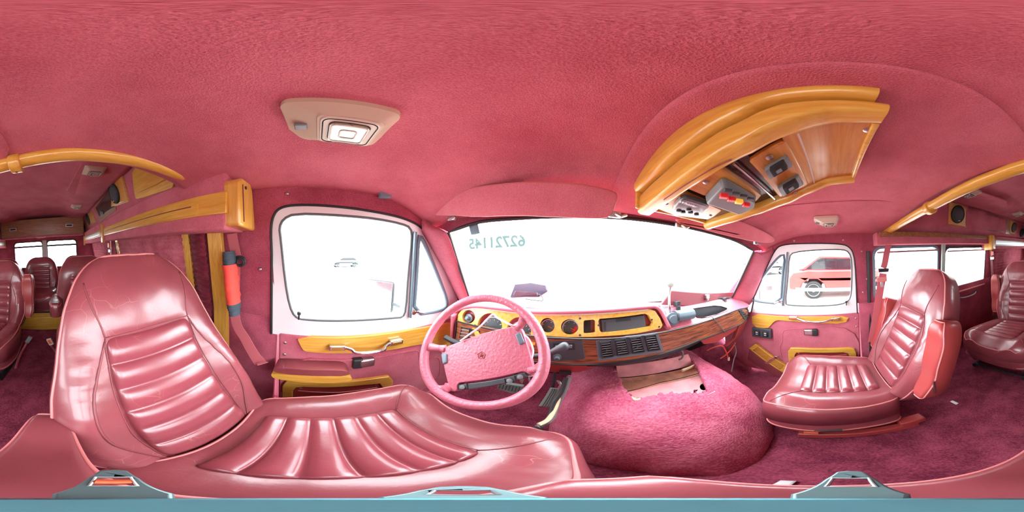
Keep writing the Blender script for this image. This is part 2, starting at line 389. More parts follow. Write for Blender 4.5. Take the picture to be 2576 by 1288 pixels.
# unseen outer shell over raised roof and cab, added against light leaks
st('roof_leak_cover', MB().box((.29, -1.75, .64), (1.95, 2.75, .03)).box((-.66, -1.75, .42), (.03, 2.75, .46)).box((1.24, -1.75, .42), (.03, 2.75, .46)), 'white')
st('cab_roof_leak_cover', MB().grid(lambda u, v: Vector((-.66+1.9*u, -.44+.95*v, zc(-.60+1.78*u, -.44+.95*v)+.05)), 12, 12), 'white', smooth=180)
# rear wall with two door windows
rw = [[Vector((x, -3.0, z)) for x, z in rrect((a+b)/2, -.11, b-a, .47, .05)] for a, b in ((-.29, .235), (.34, .86))]
st('wall_rear', MB().plate([(-.70, -3.0, -1), (1.28, -3.0, -1), (1.18, -3.0, .56), (-.60, -3.0, .56)], rw, (0, -.04, 0)), 'velour_dark')
for i, (a, b) in enumerate(((-.29, .235), (.34, .86))):
    w = tag(put('window_%d' % (7+i), MB().plate([Vector((x, -2.998, z)) for x, z in rrect((a+b)/2, -.11, b-a+.04, .51, .06)], [rw[i]], (0, .012, 0)), 'rubber', bevel=.003), kind='structure')
    put('glass_pane', MB().box(((a+b)/2, -3.02, -.11), (b-a, .005, .47)), 'glass', w)
    put('window_sill_bar', MB().box(((a+b)/2, -2.985, .045), (b-a+.06, .012, .034)), 'black', w)
st('trim_6', MB().box((.2875, -2.985, -.10), (.075, .02, .50)), 'pale', bevel=.004)
# ------------------------------------------------------------------ windscreen and its surround
wt = crom([ony(p, y) for p, y in [((1128, 585), .47), ((1200, 560), .50), ((1300, 550), .53), ((1441, 545), .55), ((1600, 552), .55), ((1750, 577), .53), ((1850, 606), .50), ((1896, 632), .47)]], 6)
wb = crom([ony(p, y) for p, y in [((1182, 755), .72), ((1300, 765), .82), ((1441, 768), .86), ((1600, 764), .86), ((1700, 757), .82), ((1842, 748), .72)]], 8)
def resample(pts, n):
    L = [0]
    for a, b in zip(pts, pts[1:]): L.append(L[-1]+(b-a).length)
    out = []
    for k in range(n+1):
        t = L[-1]*k/n
        for i in range(len(L)-1):
            if t <= L[i+1]+1e-9: f = (t-L[i])/max(1e-9, L[i+1]-L[i]); out.append(pts[i].lerp(pts[i+1], f)); break
    return out
N_ = 32; wt = resample(wt, N_); wb = resample(wb, N_)
def strip(A, B, n=3, bulge=(0, 0, 0)):
    A, B = [Vector(p) for p in A], [Vector(p) for p in B]; bl = Vector(bulge); m = len(A)
    mb = MB(); mb.v = [a.lerp(b, j/n)+bl*(4*(j/n)*(1-j/n)) for j in range(n+1) for a, b in zip(A, B)]
    mb.f = [[j*m+i, j*m+i+1, (j+1)*m+i+1, (j+1)*m+i] for j in range(n) for i in range(m-1)]
    return mb
win = st('window_1', strip(wt, wb, 10, (0, .03, 0)), 'glass', smooth=180)
# header between ceiling and windscreen
hdr = [Vector((-.56+1.70*k/N_, .47+.06*(1-((k/N_-.5)*2)**2), 0)) for k in range(N_+1)]
for p in hdr: p.z = zc(p.x, p.y)+.004
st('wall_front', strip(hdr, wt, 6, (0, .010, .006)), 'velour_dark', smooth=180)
# pillars at both sides of the windscreen
def pillar(name, inner, outer, flip):
    st(name, strip(inner, outer, 5, (-.012 if flip else .012, -.02, 0)), 'velour', smooth=180, solid=.012*(1 if flip else -1))
li = resample([hdr[0]+Vector((.02, .0, -.02)), wt[0], wt[0].lerp(wb[0], .5)+Vector((0, .01, 0)), wb[0], wb[0]+Vector((0, .03, -.10))], 16)
lo_ = resample([wp('L', .42, .20, .0), onwall((1062, 572), 'L'), onwall((1120, 672), 'L'), onwall((1168, 766), 'L'), wp('L', .80, -.42)], 16)
pillar('trim_7', li, lo_, True)
ri = resample([hdr[-1]+Vector((-.02, 0, -.02)), wt[-1], wt[-1].lerp(wb[-1], .5)+Vector((0, .01, 0)), wb[-1], wb[-1]+Vector((0, .03, -.10))], 16)
ro_ = resample([wp('R', .42, .20), onwall((1948, 630), 'R'), onwall((1925, 680), 'R'), onwall((1887, 768), 'R'), wp('R', .80, -.42)], 16)
pillar('trim_8', ri, ro_, False)
# rubber edge of the windscreen
st('trim_9', MB().tube(wt+wb[::-1], .007, 8, closed=True), 'rubber')
# firewall and toe board under the dash
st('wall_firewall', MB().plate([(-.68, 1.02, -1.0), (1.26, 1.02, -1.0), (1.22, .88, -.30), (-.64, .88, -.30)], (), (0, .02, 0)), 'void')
st('trim_10', MB().grid(lambda u, v: Vector((-.67+u*.75, .70+.32*v, -1.0+.30*v*v)), 8, 8), 'carpet', smooth=180)
st('trim_11', MB().grid(lambda u, v: Vector((.62+u*.64, .66+.36*v, -1.0+.40*v*v)), 8, 8), 'carpet', smooth=180)
# screws dotted over the trim
for k, (p, sd) in enumerate([((722, 487), 'L'), ((1026, 512), 'L'), ((1098, 585), 'L'), ((1121, 672), 'L'), ((1148, 737), 'L'), ((655, 677), 'L'), ((666, 854), 'L'), ((1998, 606), 'R'), ((2121, 604), 'R'), ((2168, 632), 'R'), ((2181, 702), 'R'), ((2171, 735), 'R'), ((1915, 630), 'R')]):
    c = onwall(p, sd, .004); s = 1 if sd == 'L' else -1
    if k in (2, 3, 4): c = c+Vector((.018, 0, 0))
    o = put('trim_screw', MB().lathe(c, (s, 0, 0), [(.006, -.004), (.006, .002), (.0035, .004)], 12), 'steel')
    tag(o, 'small round screw in the wine velour wall trim', 'screw', 'screws in the velour wall trim')

# ------------------------------------------------------------------ doors
def outline(pxs, side, ins=0): return [onwall(p, side, ins) for p in pxs]
def make_door(side):
    L = side == 'L'; s = 1 if L else -1
    d = thing('door_1' if L else 'door_2', None, None, (XL(-.5) if L else XR(-.5), .2, -.95), kind='structure')
    if L:
        outer = [(697, 805), (684, 640), (681, 570), (690, 535), (712, 519), (760, 515), (850, 520), (950, 534), (1020, 550), (1062, 572), (1090, 612), (1120, 672), (1152, 740), (1168, 766)]
        main = [(763, 805), (741, 797), (728, 770), (716, 700), (706, 600), (702, 572), (712, 550), (740, 537), (850, 541), (950, 550), (1010, 562), (1034, 572), (1038, 600), (1028, 690), (1022, 780), (1014, 799), (990, 800), (900, 806)]
        vent = [(1052, 590), (1048, 690), (1040, 792), (1110, 781), (1124, 770), (1124, 752), (1104, 700), (1080, 640), (1062, 600)]
        zbt = -.395
    else:
        outer = [(2158, 785), (2152, 680), (2148, 640), (2138, 622), (2118, 613), (2030, 612), (1966, 615), (1948, 630), (1925, 680), (1898, 745), (1887, 768)]
        main = [(1984, 768), (1975, 764), (1982, 700), (1985, 645), (1996, 634), (2060, 628), (2120, 627), (2136, 634), (2143, 655), (2143, 720), (2140, 750), (2128, 762), (2100, 768), (2040, 770)]
        vent = [(1975, 640), (1968, 700), (1964, 764), (1900, 757), (1888, 750), (1890, 738), (1912, 705), (1940, 668), (1960, 645)]
        zbt = -.395
    o3 = outline(outer, side, -.004); o3 = smoothpts([p for p in o3 if p.z > -.31], 2, False)
    X = XL if L else XR
    y0, y1 = o3[0].y, o3[-1].y
    o3 = [Vector((X(-.3)-s*.004, y0, zbt))]+o3+[Vector((X(-.3)-s*.004, y1+.04, zbt))]
    m3 = smoothpts(outline(main, side, -.004), 1); v3 = smoothpts(outline(vent, side, -.004), 1)
    fr = put('door_frame', MB().plate(o3, [m3, v3], (-s*.05, 0, 0)), 'white', d, bevel=.006)
    def ring(name, pts, r, m, ins): return put(name, MB().tube([p+Vector((s*ins, 0, 0)) for p in pts], r, 8, closed=True), m, fr)
    ring('window_seal', m3, .006, 'cargrey', -.004)
    ring('vent_window_frame', v3, .010, 'slate', .0)
    put('window_glass', MB().plate([p+Vector((-s*.03, 0, 0)) for p in m3], (), (-s*.004, 0, 0)), 'glass', fr)
    put('vent_glass', MB().plate([p+Vector((-s*.02, 0, 0)) for p in v3], (), (-s*.004, 0, 0)), 'glass', fr)
    # division bar between the main glass and the vent window
    if L: a, b = onwall((1044, 583), side, .002), onwall((1031, 797), side, .002)
    else: a, b = onwall((1981, 634), side, .002), onwall((1969, 768), side, .002)
    put('division_bar', MB().tube([a, b], .013, 8, flat=.5), 'slate', fr)
    # outer frame seal
    put('door_seal', MB().tube([p+Vector((s*.002, 0, 0)) for p in o3], .005, 8), 'rubber', fr)
    # vent latch, lock button and reflector
    c = (b+Vector((s*.02, .035, .03)))
    lt = put('vent_latch', MB().tube([c+Vector((0, -.03, 0)), c+Vector((s*.012, -.01, .005)), c+Vector((s*.012, .02, -.008))], .005, 8).lathe(c+Vector((0, -.03, 0)), (s, 0, 0), [(.011, -.02), (.011, .006)], 12), 'chrome', fr)
    c = onwall((752, 795) if L else (2129, 763), side, .012)
    put('lock_button', MB().lathe(c+Vector((0, 0, -.016)), (0, 0, 1), [(.004, 0), (.004, .02), (.008, .022), (.008, .034), (.004, .037)], 12), 'black', fr)
    # lower inner panel
    zt = -.385; yA, yB = (-.135, .70) if L else (-.205, .66)
    xi = (XL(-.5)+.004) if L else (XR(-.5)-.004)
    pts = [(yA, zt), (yB+.05, zt-.0), (yB+.06, -.97), (yA+.02, -.97)]
    pts = [Vector((xi, y, z)) for y, z in pts]
    pn = put('door_panel', MB().plate(pts, (), (-s*.02, 0, 0)), 'velour', d, bevel=.01)
    # raised pad with a curved front edge
    if L: pp = [(-.12, -.50), (.20, -.515), (.44, -.515), (.50, -.53), (.50, -.60), (.54, -.64), (.66, -.62), (.66, -.93), (-.10, -.93)]
    else: pp = [(-.19, -.47), (.34, -.50), (.37, -.53), (.37, -.62), (.40, -.68), (.36, -.93), (-.17, -.93)]
    pts = smoothpts([Vector((xi+s*.012, y, z)) for y, z in pp], 2)
    put('door_pad', MB().plate(pts, (), (-s*.014, 0, 0)), 'velour', pn, bevel=.005)
    put('pad_welt', MB().tube([p+Vector((s*.001, 0, 0)) for p in pts], .003, 6, closed=True), 'velour', pn)
    # long wooden cap rail
    if L: wpx = [(745, 846), (760, 880), (772, 886), (860, 889), (940, 886), (1000, 878), (1050, 867), (1075, 866), (1090, 880), (1110, 884), (1130, 878), (1139, 842), (1138, 812), (1120, 813), (1000, 836), (900, 848)]
    else: wpx = [(1890, 788), (1893, 822), (1930, 827), (1938, 820), (1948, 808), (1960, 805), (2040, 812), (2126, 815), (2138, 795), (2060, 796), (1960, 796)]
    xo = xi+s*.012
    pts = smoothpts([onx(p, xo) for p in wpx], 1)
    rail = put('wooden_rail', MB().plate(pts, (), (-s*.035, 0, 0)), 'honey', d, bevel=.006)
    # grab handle
    if L: A, B = onx((848, 874), xo+.012), onx((996, 860), xo+.012)
    else: A, B = onx((2102, 803), xo-.012), onx((1995, 800), xo-.012)
    h = put('grab_handle', MB().box(A, (.024, .062, .026)), 'chrome', rail, bevel=.004)
    put('grab_handle_mount', MB().box(B, (.024, .062, .026)), 'chrome', rail, bevel=.004)
    k = Vector((s*.028, 0, -.012)); mid = (A+B)/2; n = (B-A).normalized()
    put('handle_bar', MB().tube(crom([A+n*.025, A+n*.055+k*.5, mid-n*.05+k*1.15, mid+n*.05+k*1.15, B-n*.055+k*.5, B-n*.025], 6), .0075, 10), 'chrome', h)
    put('handle_inlay', MB().box(A+Vector((s*.0125, 0, -.002)), (.002, .045, .014)).box(B+Vector((s*.0125, 0, -.002)), (.002, .045, .014)), 'gold', h)
    # ashtray: black box, metal flap
    if L: C1, C2 = onx((899, 913), xo+.004), onx((922, 910), xo+.004)
    else: C1, C2 = onx((2050, 836), xo-.004), onx((2034, 835), xo-.004)
    a = put('ashtray', MB().box(C1, (.03, .042, .058)), 'black', pn, bevel=.006)
    put('ashtray_flap', MB().box(C2, (.034, .065, .048)), 'steel', a, bevel=.008)
    # map pocket with wooden surround
    if L: wo = [(-.09, -.93), (-.10, -.70), (-.085, -.665), (-.05, -.655), (.28, -.655), (.34, -.66), (.36, -.70), (.36, -.93)]
    else: wo = [(-.155, -.93), (-.155, -.72), (-.145, -.69), (-.11, -.675), (.26, -.665), (.31, -.67), (.33, -.70), (.33, -.93)]
    xw = xi+s*.03
    inn = [(y*.80+(.024 if L else .018), z-.042 if z > -.8 else z) for y, z in wo]
    ring_ = [Vector((xw, y, z)) for y, z in wo]+[Vector((xw, y, z)) for y, z in inn[::-1]]
    mp = put('map_pocket_surround', MB().plate(ring_, (), (-s*.035, 0, 0)), 'honey', pn, bevel=.006)
    put('map_pocket_liner', MB().plate([Vector((xw-s*.012, y, z)) for y, z in inn], (), (-s*.02, 0, 0)), 'leather_red', mp, bevel=.003)
    yy = [inn[1][0]+.02, inn[-2][0]-.02] if L else [inn[1][0]+.02, inn[-2][0]-.02]
    put('pocket_welt', MB().tube([Vector((xw-s*.010, yy[0], -.745)), Vector((xw-s*.006, sum(yy)/2, -.75)), Vector((xw-s*.010, yy[1], -.745))], .003, 6), 'piping', mp)
    for y in yy: put('pocket_screw', MB().lathe(Vector((xw-s*.011, y+.01*(1 if y < 0 else -1), -.722)), (s, 0, 0), [(.006, 0), (.006, .003), (.003, .005)], 12), 'steel', mp)
    if L:  # padded arm rest with a wooden lower edge
        ar = MB(); o1 = [(-.128, -.518), (.10, -.512), (.145, -.53), (.15, -.558), (-.132, -.560)]
        prof = smoothpts([Vector((-.55, y, z)) for y, z in o1], 2)
        ap = put('arm_rest', MB().plate(prof, (), (-.075, 0, 0)), 'leather', d, bevel=.012)
        o2 = [(-.134, -.556), (.12, -.552), (.155, -.565), (.158, -.585), (.13, -.60), (-.12, -.596), (-.136, -.58)]
        put('arm_rest_wood', MB().plate(smoothpts([Vector((-.545, y, z)) for y, z in o2], 2), (), (-.08, 0, 0)), 'honey', ap, bevel=.006)
    else:  # window switches on the front corner
        C = onx((1917, 837), xo-.0)
        sw = put('window_switch_panel', MB().box(C, (.03, .165, .088)), 'dark', d, bevel=.006)
        for q in (-.035, .035):
            put('window_switch', MB().box(C+Vector((-.017, q, 0)), (.012, .05, .05)), 'black', sw, bevel=.003)
            put('switch_symbol', MB().box(C+Vector((-.0240, q, .008)), (.001, .018, .010)).box(C+Vector((-.0240, q, -.010)), (.001, .018, .007)), 'white', sw)
    for y in (yA+.03,):
        for z in (-.43, -.50): put('panel_screw', MB().lathe(Vector((xi, y, z)), (s, 0, 0), [(.007, -.002), (.007, .003), (.003, .005)], 12), 'steel', pn)
    return d
doorL = make_door('L'); doorR = make_door('R')

# ------------------------------------------------------------------ outside mirror (driver side), behind the glass
m = thing('side_mirror', 'pale square side mirror on its arm outside the left cab window', 'mirror', (-.86, .36, -.35))
c = onx((957, 743), -.88)
R_ = Matrix.Rotation(radians(50), 3, 'Z')
put('mirror_housing', MB().box(c, (.17, .055, .20), R_), 'black', m, bevel=.02)
put('mirror_face', MB().box(c+R_ @ Vector((0, -.029, 0)), (.15, .003, .18), R_), 'chrome', m, bevel=.001)
put('mirror_arm', MB().tube([c+Vector((.02, .02, -.02)), c+Vector((.10, .09, -.05)), Vector((-.64, .56, -.42))], .012, 8), 'cargrey', m)

m = thing('side_mirror', 'dark mirror outside the passenger vent window', 'mirror', (1.45, .70, -.40))
c = onx((1926, 742), 1.46); R_ = Matrix.Rotation(radians(-50), 3, 'Z')
put('mirror_housing', MB().box(c, (.14, .05, .20), R_), 'cargrey', m, bevel=.02)
put('mirror_face', MB().box(c+R_ @ Vector((0, -.026, 0)), (.12, .003, .18), R_), 'chrome', m, bevel=.001)
put('mirror_arm', MB().tube([c+Vector((-.02, .02, -.04)), Vector((1.24, .66, -.40))], .012, 8), 'cargrey', m)
# ------------------------------------------------------------------ windows of the left rear: pleated shades between wooden posts
def shade(name, side, y0, y1, z0, z1, m, n=14, label=None, ins=.02):
    s = 1 if side == 'L' else -1
    def f(u, v):
        z = z0+(z1-z0)*v; k = v*n; tri = abs((k % 1)-.5)*2
        return wp(side, y0+(y1-y0)*u, z, ins)+Vector((s*.010*tri, 0, 0))
    mb = MB().grid(f, 2, n*6)
    return put(name, mb, m, solid=.002, smooth=25)
for i, (y0, y1) in enumerate(((-1.50, -.595), (-2.78, -1.62))):
    o = shade('pleated_blind', 'L', y0, y1, -.42, .06, 'shade', 13)
    tag(o, ['closed red pleated shade on the left wall just behind the driver seat', 'closed red pleated shade on the left wall at the far rear'][i], 'window shade', 'red pleated window shades')
o = shade('pleated_curtain', 'L', -.545, -.455, -.62, .06, 'curtain', 24); tag(o, 'narrow dark red pleated curtain between two wooden posts behind the driver seat', 'curtain')
for i, (y, w, l) in enumerate(((-.405, .07, 'wide honey wood post nearest the driver door pillar'), (-.580, .045, 'honey wood post between the narrow curtain and the pleated shade'), (-1.55, .06, 'honey wood post at the far end of the first pleated shade'))):
    a, b = wp('L', y, .05, .028), wp('L', y+.01, -.60, .03)
    q = MB(); R0 = Matrix.Rotation(radians(-5), 3, 'Y')
    q.plate([a+Vector((0, -w/2, 0)), a+Vector((0, w/2, 0)), wp('L', y+w/2, -.31, .028), b+Vector((0, w/2, 0)), b+Vector((0, -w/2, 0)), wp('L', y-w/2, -.31, .028)], (), (-.025, 0, 0))
    tag(put('wooden_post', q, 'honeyz', bevel=.004), l, 'wood post')
# right rear shade
o = shade('pleated_blind', 'R', -2.78, -1.80, -.45, .06, 'shade', 13); tag(o, 'closed red pleated shade on the right wall behind the second-row seat', 'window shade', 'red pleated window shades')
# right side door windows: glass, black gasket, white sheer roller blinds
for i, (y0, y1, zt) in enumerate(((-.92, -.33, .10), (-1.66, -1.00, .085))):
    w = tag(put('window_%d' % (3+i), MB().plate(wrect('R', y0-.012, y1+.012, -.312, zt+.012, .065), [wrect('R', y0+.008, y1-.008, -.292, zt-.008, .055)], (-.012, 0, 0)), 'rubber' if i else 'slate', bevel=.004), kind='structure')
    put('glass_pane', MB().plate([p+Vector((.02, 0, 0)) for p in wrect('R', y0, y1, -.30, zt, .055)], (), (.004, 0, 0)), 'glass', w)
    b = thing('roller_blind', ['white sheer blind pulled down in the side window beside the front passenger belt', 'white sheer blind with loose hem in the side window beside the second-row seat'][i], 'blind', (1.16, (y0+y1)/2, -.37), group='white blinds in the right side windows')
    yy0, yy1 = y0+.03, y1-.03; z1 = zt-.035; z0 = -.375
    def f(u, v, yy0=yy0, yy1=yy1, z0=z0, z1=z1): return wp('R', yy0+(yy1-yy0)*u, z0+(z1-z0)*v, .024)+Vector((-.004*abs(((v*11) % 1)-.5), 0, 0))
    put('blind_cloth', MB().grid(f, 4, 66), 'sheer', b, smooth=180)
    put('blind_rail', MB().tube([wp('R', yy0-.01, z1, .026), wp('R', yy1+.01, z1, .026)], .008, 8), 'steel', b)
    put('hem_bar', MB().tube([wp('R', yy0-.005, z0, .026), wp('R', yy1+.005, z0-.0, .026)], .011, 8), 'piping', b)
st('trim_12', MB().plate([wp('R', -.945, -.34, .014), wp('R', -.945, .12, .014), wp('R', -.93, .135, .014), wp('R', -1.0, .135, .014), wp('R', -.985, .10, .014), wp('R', -.985, -.34, .014)], (), (-.02, 0, 0)), 'pale', bevel=.004)
st('trim_13', MB().tube([wp('R', -.285, z, .012) for z in (.08, -.1, -.31)]+[Vector((XR(-.31)-.012, -.27, -.75))], .014, 8), 'rubber')
# sliding door: wood rail with handle, wood plaque
sr = thing('sliding_door_rail', 'honey wood rail with black grab handle under the second side window', 'rail', (1.20, -1.35, -.45))
a, b = [Vector((1.195, y, z)) for y, z in ((-1.02, -.40), (-1.66, -.40))]
put('wooden_rail', MB().plate([a, b, b+Vector((0, 0, -.055)), a+Vector((0, 0, -.075))], (), (.02, 0, 0)), 'honey', sr, bevel=.004)
g = put('grab_handle', MB().box((1.185, -1.16, -.435), (.02, .05, .022)), 'dark', sr, bevel=.004)
put('handle_mount', MB().box((1.185, -1.46, -.428), (.02, .05, .022)), 'dark', sr, bevel=.004)
put('handle_bar', MB().tube(crom([(1.18, -1.17, -.435), (1.155, -1.23, -.445), (1.155, -1.38, -.445), (1.18, -1.45, -.43)], 6), .008, 8), 'grey', g)
tag(put('wooden_plaque', MB().plate([Vector((1.205, y, z)) for y, z in ((-1.0, -.62), (-1.42, -.62), (-1.42, -.78), (-1.0, -.80))], (), (.02, 0, 0)), 'honeyd', bevel=.008), 'amber wood plaque low on the sliding door beside the second-row seat', 'wood panel')
# ================================================================== SEATS
def spaced(n, k=.86):
    """samples 0..1, denser towards both ends"""
    return [(1-k)*(i/n)+k*(.5-.5*cos(pi*i/n)) for i in range(n+1)]
class Pad:
    """upholstered pad: outline half-width hw(v), front surface depth(u,v); local X across, Y along, Z out of the front"""
    def __init__(s, L, hw, depth, n1=6, n0=8, pr=7, base=0, ctr=None):
        s.L, s.hw, s.d, s.n1, s.n0, s.pr, s.base, s.ctr = L, hw, depth, n1, n0, pr, base, ctr or (lambda v: 0)
    def cap(s, v):
        t = 2*v-1; n = s.n1 if t > 0 else s.n0
        return max(0, 1-abs(t)**n)**(1/n)
    def pt(s, u, v, lift=0):
        rim = max(0, 1-abs(u)**s.pr)**(1/s.pr)
        t = abs(2*v-1); rv = max(0, 1-t**14)**(1/14)
        return Vector((s.ctr(v)+u*s.hw(v)*s.cap(v), v*s.L, s.base+(s.d(u, v)-s.base)*rim*rv+lift))
    def mesh(s, nu=40, nv=60, back=True):
        U = [2*x-1 for x in spaced(nu)]; V = spaced(nv); mb = MB()
        mb.v = [s.pt(u, v) for v in V for u in U]; w = nu+1
        mb.f = [[j*w+i, j*w+i+1, (j+1)*w+i+1, (j+1)*w+i] for j in range(nv) for i in range(nu)]
        if back:
            o = len(mb.v); mb.v += [Vector((s.ctr(v)+u*s.hw(v)*s.cap(v), v*s.L, s.base-.006*(1-u**6)*(s.cap(v)))) for v in V for u in U]
            mb.f += [[o+j*w+i, o+(j+1)*w+i, o+(j+1)*w+i+1, o+j*w+i+1] for j in range(nv) for i in range(nu)]
            for j in range(nv):
                mb.f.append([j*w, (j+1)*w, o+(j+1)*w, o+j*w]); mb.f.append([j*w+nu, o+j*w+nu, o+(j+1)*w+nu, (j+1)*w+nu])
            for i in range(nu):
                mb.f.append([i, o+i, o+i+1, i+1]); mb.f.append([nv*w+i, nv*w+i+1, o+nv*w+i+1, o+nv*w+i])
        return mb
    def loop(s, k=.9, n=44, t=.975):
        """closed path round the pad close to its rim"""
        P = []
        for q in range(n+1): P.append((t, .015+.97*q/n))
        for q in range(13): P.append((t-2*t*q/12, .985))
        for q in range(n+1): P.append((-t, .985-.97*q/n))
        for q in range(13): P.append((-t+2*t*q/12, .015))
        out = []
        for u, v in P:
            p = s.pt(u, v)
            if not out or (p-out[-1]).length > .004: out.append(p)
        return out
def wrinkle(u, v, seed=0, a=.002):
    return a*noise.noise(Vector((u*3+seed, v*9, seed)))+a*.5*noise.noise(Vector((u*9+seed, v*26, 3)))
def make_seat(name, label, cat, loc, rz=0, group=None, W=1.0, recline=30, arms=(), base='box', hseat=.40, detail=1, tilt=0, seed=0, cushL=.52, leather='leather', insert='leather2', cushW=.275, hb=1.0):
    t = thing(name, label, cat, loc, rz, group)
    nu, nv = (44, 72) if detail else (20, 30)
    # ---- cushion : local y=0 at the back of the seat, forwards +
    def cdepth(u, v):
        z = .115+.035*math.exp(-((abs(u)-.74)/.26)**2)*min(1, .4+v)
        z += .012*math.exp(-((v-.80)/.10)**2)*(1-abs(u)**2)
        z -= .045*max(0, (v-.84)/.16)**2
        z -= .012*max(0, 1-(u/.50)**6)*(1 if .1 < v < .72 else 0)*min(1, (v-.1)/.04 if v < .14 else (.72-v)/.03 if v > .69 else 1)
        return z+wrinkle(u, v, seed, .0022)
    CH = interp
    cu = Pad(cushL, lambda v: CH(v, [(0, cushW*.88), (.3, cushW*.98), (.6, cushW*1.02), (.85, cushW), (1, cushW*.97)]), cdepth, 7, 12, 9)
    Mc = Matrix.Translation((0, 0, hseat-.135)) @ Matrix.Rotation(radians(3+tilt), 4, 'X')
    c = put('cushion', cu.mesh(nu, nv).xf(Mc), leather, t, local=True, smooth=180)
    put('cushion_piping', MB().tube([Mc @ p for p in cu.loop(t=.93)], .0042, 6, closed=True), 'piping', c, local=True, smooth=180)
    # skirt below the cushion with its own welt
    sk = Pad(cushL-.02, lambda v: CH(v, [(0, cushW*.88), (.6, cushW*.99), (1, cushW*.93)]), lambda u, v: .085, 7, 12, 30)
    Ms = Matrix.Translation((0, .005, hseat-.215)) @ Matrix.Rotation(radians(3+tilt), 4, 'X')
    put('cushion_skirt', sk.mesh(nu, nv//2).xf(Ms), leather, c, local=True, smooth=60)
    put('skirt_welt', MB().tube([Ms @ Vector((p.x*1.005, p.y, .014)) for p in sk.loop(t=.999)], .0038, 6, closed=True), 'piping', c, local=True, smooth=180)
    # ribbed insert of the cushion (channels run across)
    if detail:
        nr = 6; iw = .118
        def ci(u, v):
            k = (v*nr) % 1; rib = .013*(abs(sin(pi*k))**.55)
            return .010+rib*(1-abs(u)**18)+wrinkle(u, v, seed+4, .0012)
        ins = Pad(.325, lambda v: .132*(1.0+.03*v), ci, 26, 26, 14, -.012)
        Mi = Mc @ Matrix.Translation((0, .050, .116))
        ci_ = put('cushion_insert', ins.mesh(16, 110, back=False).xf(Mi), insert, c, local=True, smooth=180)
        sm = MB()
        def onc(u, v, l=.0008): return Mc @ cu.pt(u, v, l)
        u0 = iw/cushW
        for sx in (-1, 1):
            sm.tube([onc(sx*(u0*1.04+(.88-u0)*k/10), .71+.20*(k/10)**1.2) for k in range(11)], .0022, 6)
            sm.tube([onc(sx*u0*1.03, .10+.61*k/12) for k in range(13)], .0018, 6)
        sm.tube([onc(u0*1.03*(1-2*k/12), .712) for k in range(13)], .0018, 6)
        put('cushion_seam', sm, 'seam', c, local=True, smooth=180)
    # ---- backrest
    LB = .67*hb
    hwT = [(0, .215), (.13, .245), (.26, .272), (.45, .272), (.62, .256), (.76, .242), (.88, .224), (1, .20)]
    def bd(u, v):
        b = math.exp(-((abs(u)-.78)/.20)**2)*(1 if v < .38 else max(0, 1-(v-.38)/.30))
        z = .105+.045*b+.030*math.exp(-((v-.80)/.15)**2)*(1-.6*u*u)
        z -= .012*max(0, 1-(u/.52)**6)*(1 if v < .66 else max(0, 1-(v-.66)/.02))
        return z+wrinkle(u, v, seed+9, .0026)+(.003*sin(v*95+u*4)*math.exp(-((abs(u)-.72)/.14)**2-((v-.52)/.09)**2) if detail else 0)
    bp = Pad(LB, lambda v: interp(v, hwT)*W, bd, 3.8, 9, 8)
    a = radians(recline)
    # columns: local X -> van x, local Y -> up the back, local Z -> forwards
    Mb = Matrix(((1, 0, 0, 0), (0, -sin(a), cos(a), .015), (0, cos(a), sin(a), hseat-.09), (0, 0, 0, 1))) @ Matrix.Translation((0, 0, -.105))
    b = put('backrest', bp.mesh(nu, nv).xf(Mb), leather, t, local=True, smooth=180)
    put('backrest_piping', MB().tube([Mb @ p for p in bp.loop(t=.965)], .0042, 6, closed=True), 'piping', b, local=True, smooth=180)
    nr = 6; iw = .118
    def bi(u, v):
        k = (v*nr) % 1; rib = .015*(abs(sin(pi*k))**.55)
        return .010+rib*(1-abs(u)**18)+wrinkle(u, v, seed+7, .0012)
    bins = Pad(.465*min(hb, 1), lambda v: .136*(.95+.05*v), bi, 26, 26, 14, -.012)
    put('backrest_insert', bins.mesh(16, 110 if detail else 60, back=False).xf(Mb @ Matrix.Translation((0, .060*min(1, hb), .101))), insert, b, local=True, smooth=180)
    if detail:
        def onb(u, v, l=.0008): return Mb @ bp.pt(u, v, l)
        sm = MB()
        for sx in (-1, 1):
            sm.tube([onb(sx*(.53+.30*(k/12)**1.3), .675+.20*k/12) for k in range(13)], .0024, 6)
            sm.tube([onb(sx*(.53-.02*sin(pi*k/20)), .06+.61*k/20) for k in range(21)], .0018, 6)
            sm.tube([onb(sx*(.53+.17*sin(pi*min(1, k/20))), .66-.60*k/20) for k in range(21)], .0030, 6)
        sm.tube([onb(.53*(1-2*k/16), .672+.006*sin(pi*k/16)) for k in range(17)], .0022, 6)
        put('backrest_seam', sm, 'seam', b, local=True, smooth=180)
    # ---- arms
    for side, mode in arms:
        s = 1 if side == 'R' else -1; AL = .40
        def ad(u, v): return .098+.012*math.exp(-((v-.9)/.12)**2)-.012*math.exp(-((v-.3)/.15)**2)
        ap = Pad(AL, lambda v: interp(v, [(0, .040), (.4, .046), (.75, .054), (1, .052)]), ad, 3.4, 4, 8)
        if mode == 'down':
            Ma = Matrix.Translation((s*.270, -.145, .455)) @ Matrix.Rotation(radians(2), 4, 'X')
        else:  # folded up along the backrest: top face turned forwards
            aa = radians(recline-6)
            Ma = Matrix(((1, 0, 0, s*.292*W), (0, -sin(aa), cos(aa), -.07), (0, cos(aa), sin(aa), hseat+.02), (0, 0, 0, 1))) @ Matrix.Translation((0, 0, -.05))
        ar = put('arm_rest', ap.mesh(18, 36).xf(Ma), 'leather' if mode == 'down' else 'leather_red', t, local=True, smooth=180)
        put('arm_rest_piping', MB().tube([Ma @ p for p in ap.loop(t=.95)], .0036, 6, closed=True), 'piping', ar, local=True, smooth=180)
        if detail and mode == 'up': put('zipper', MB().box(Ma @ Vector((-.045, .09, .07)), (.006, .008, .075)), 'steel', ar, local=True)
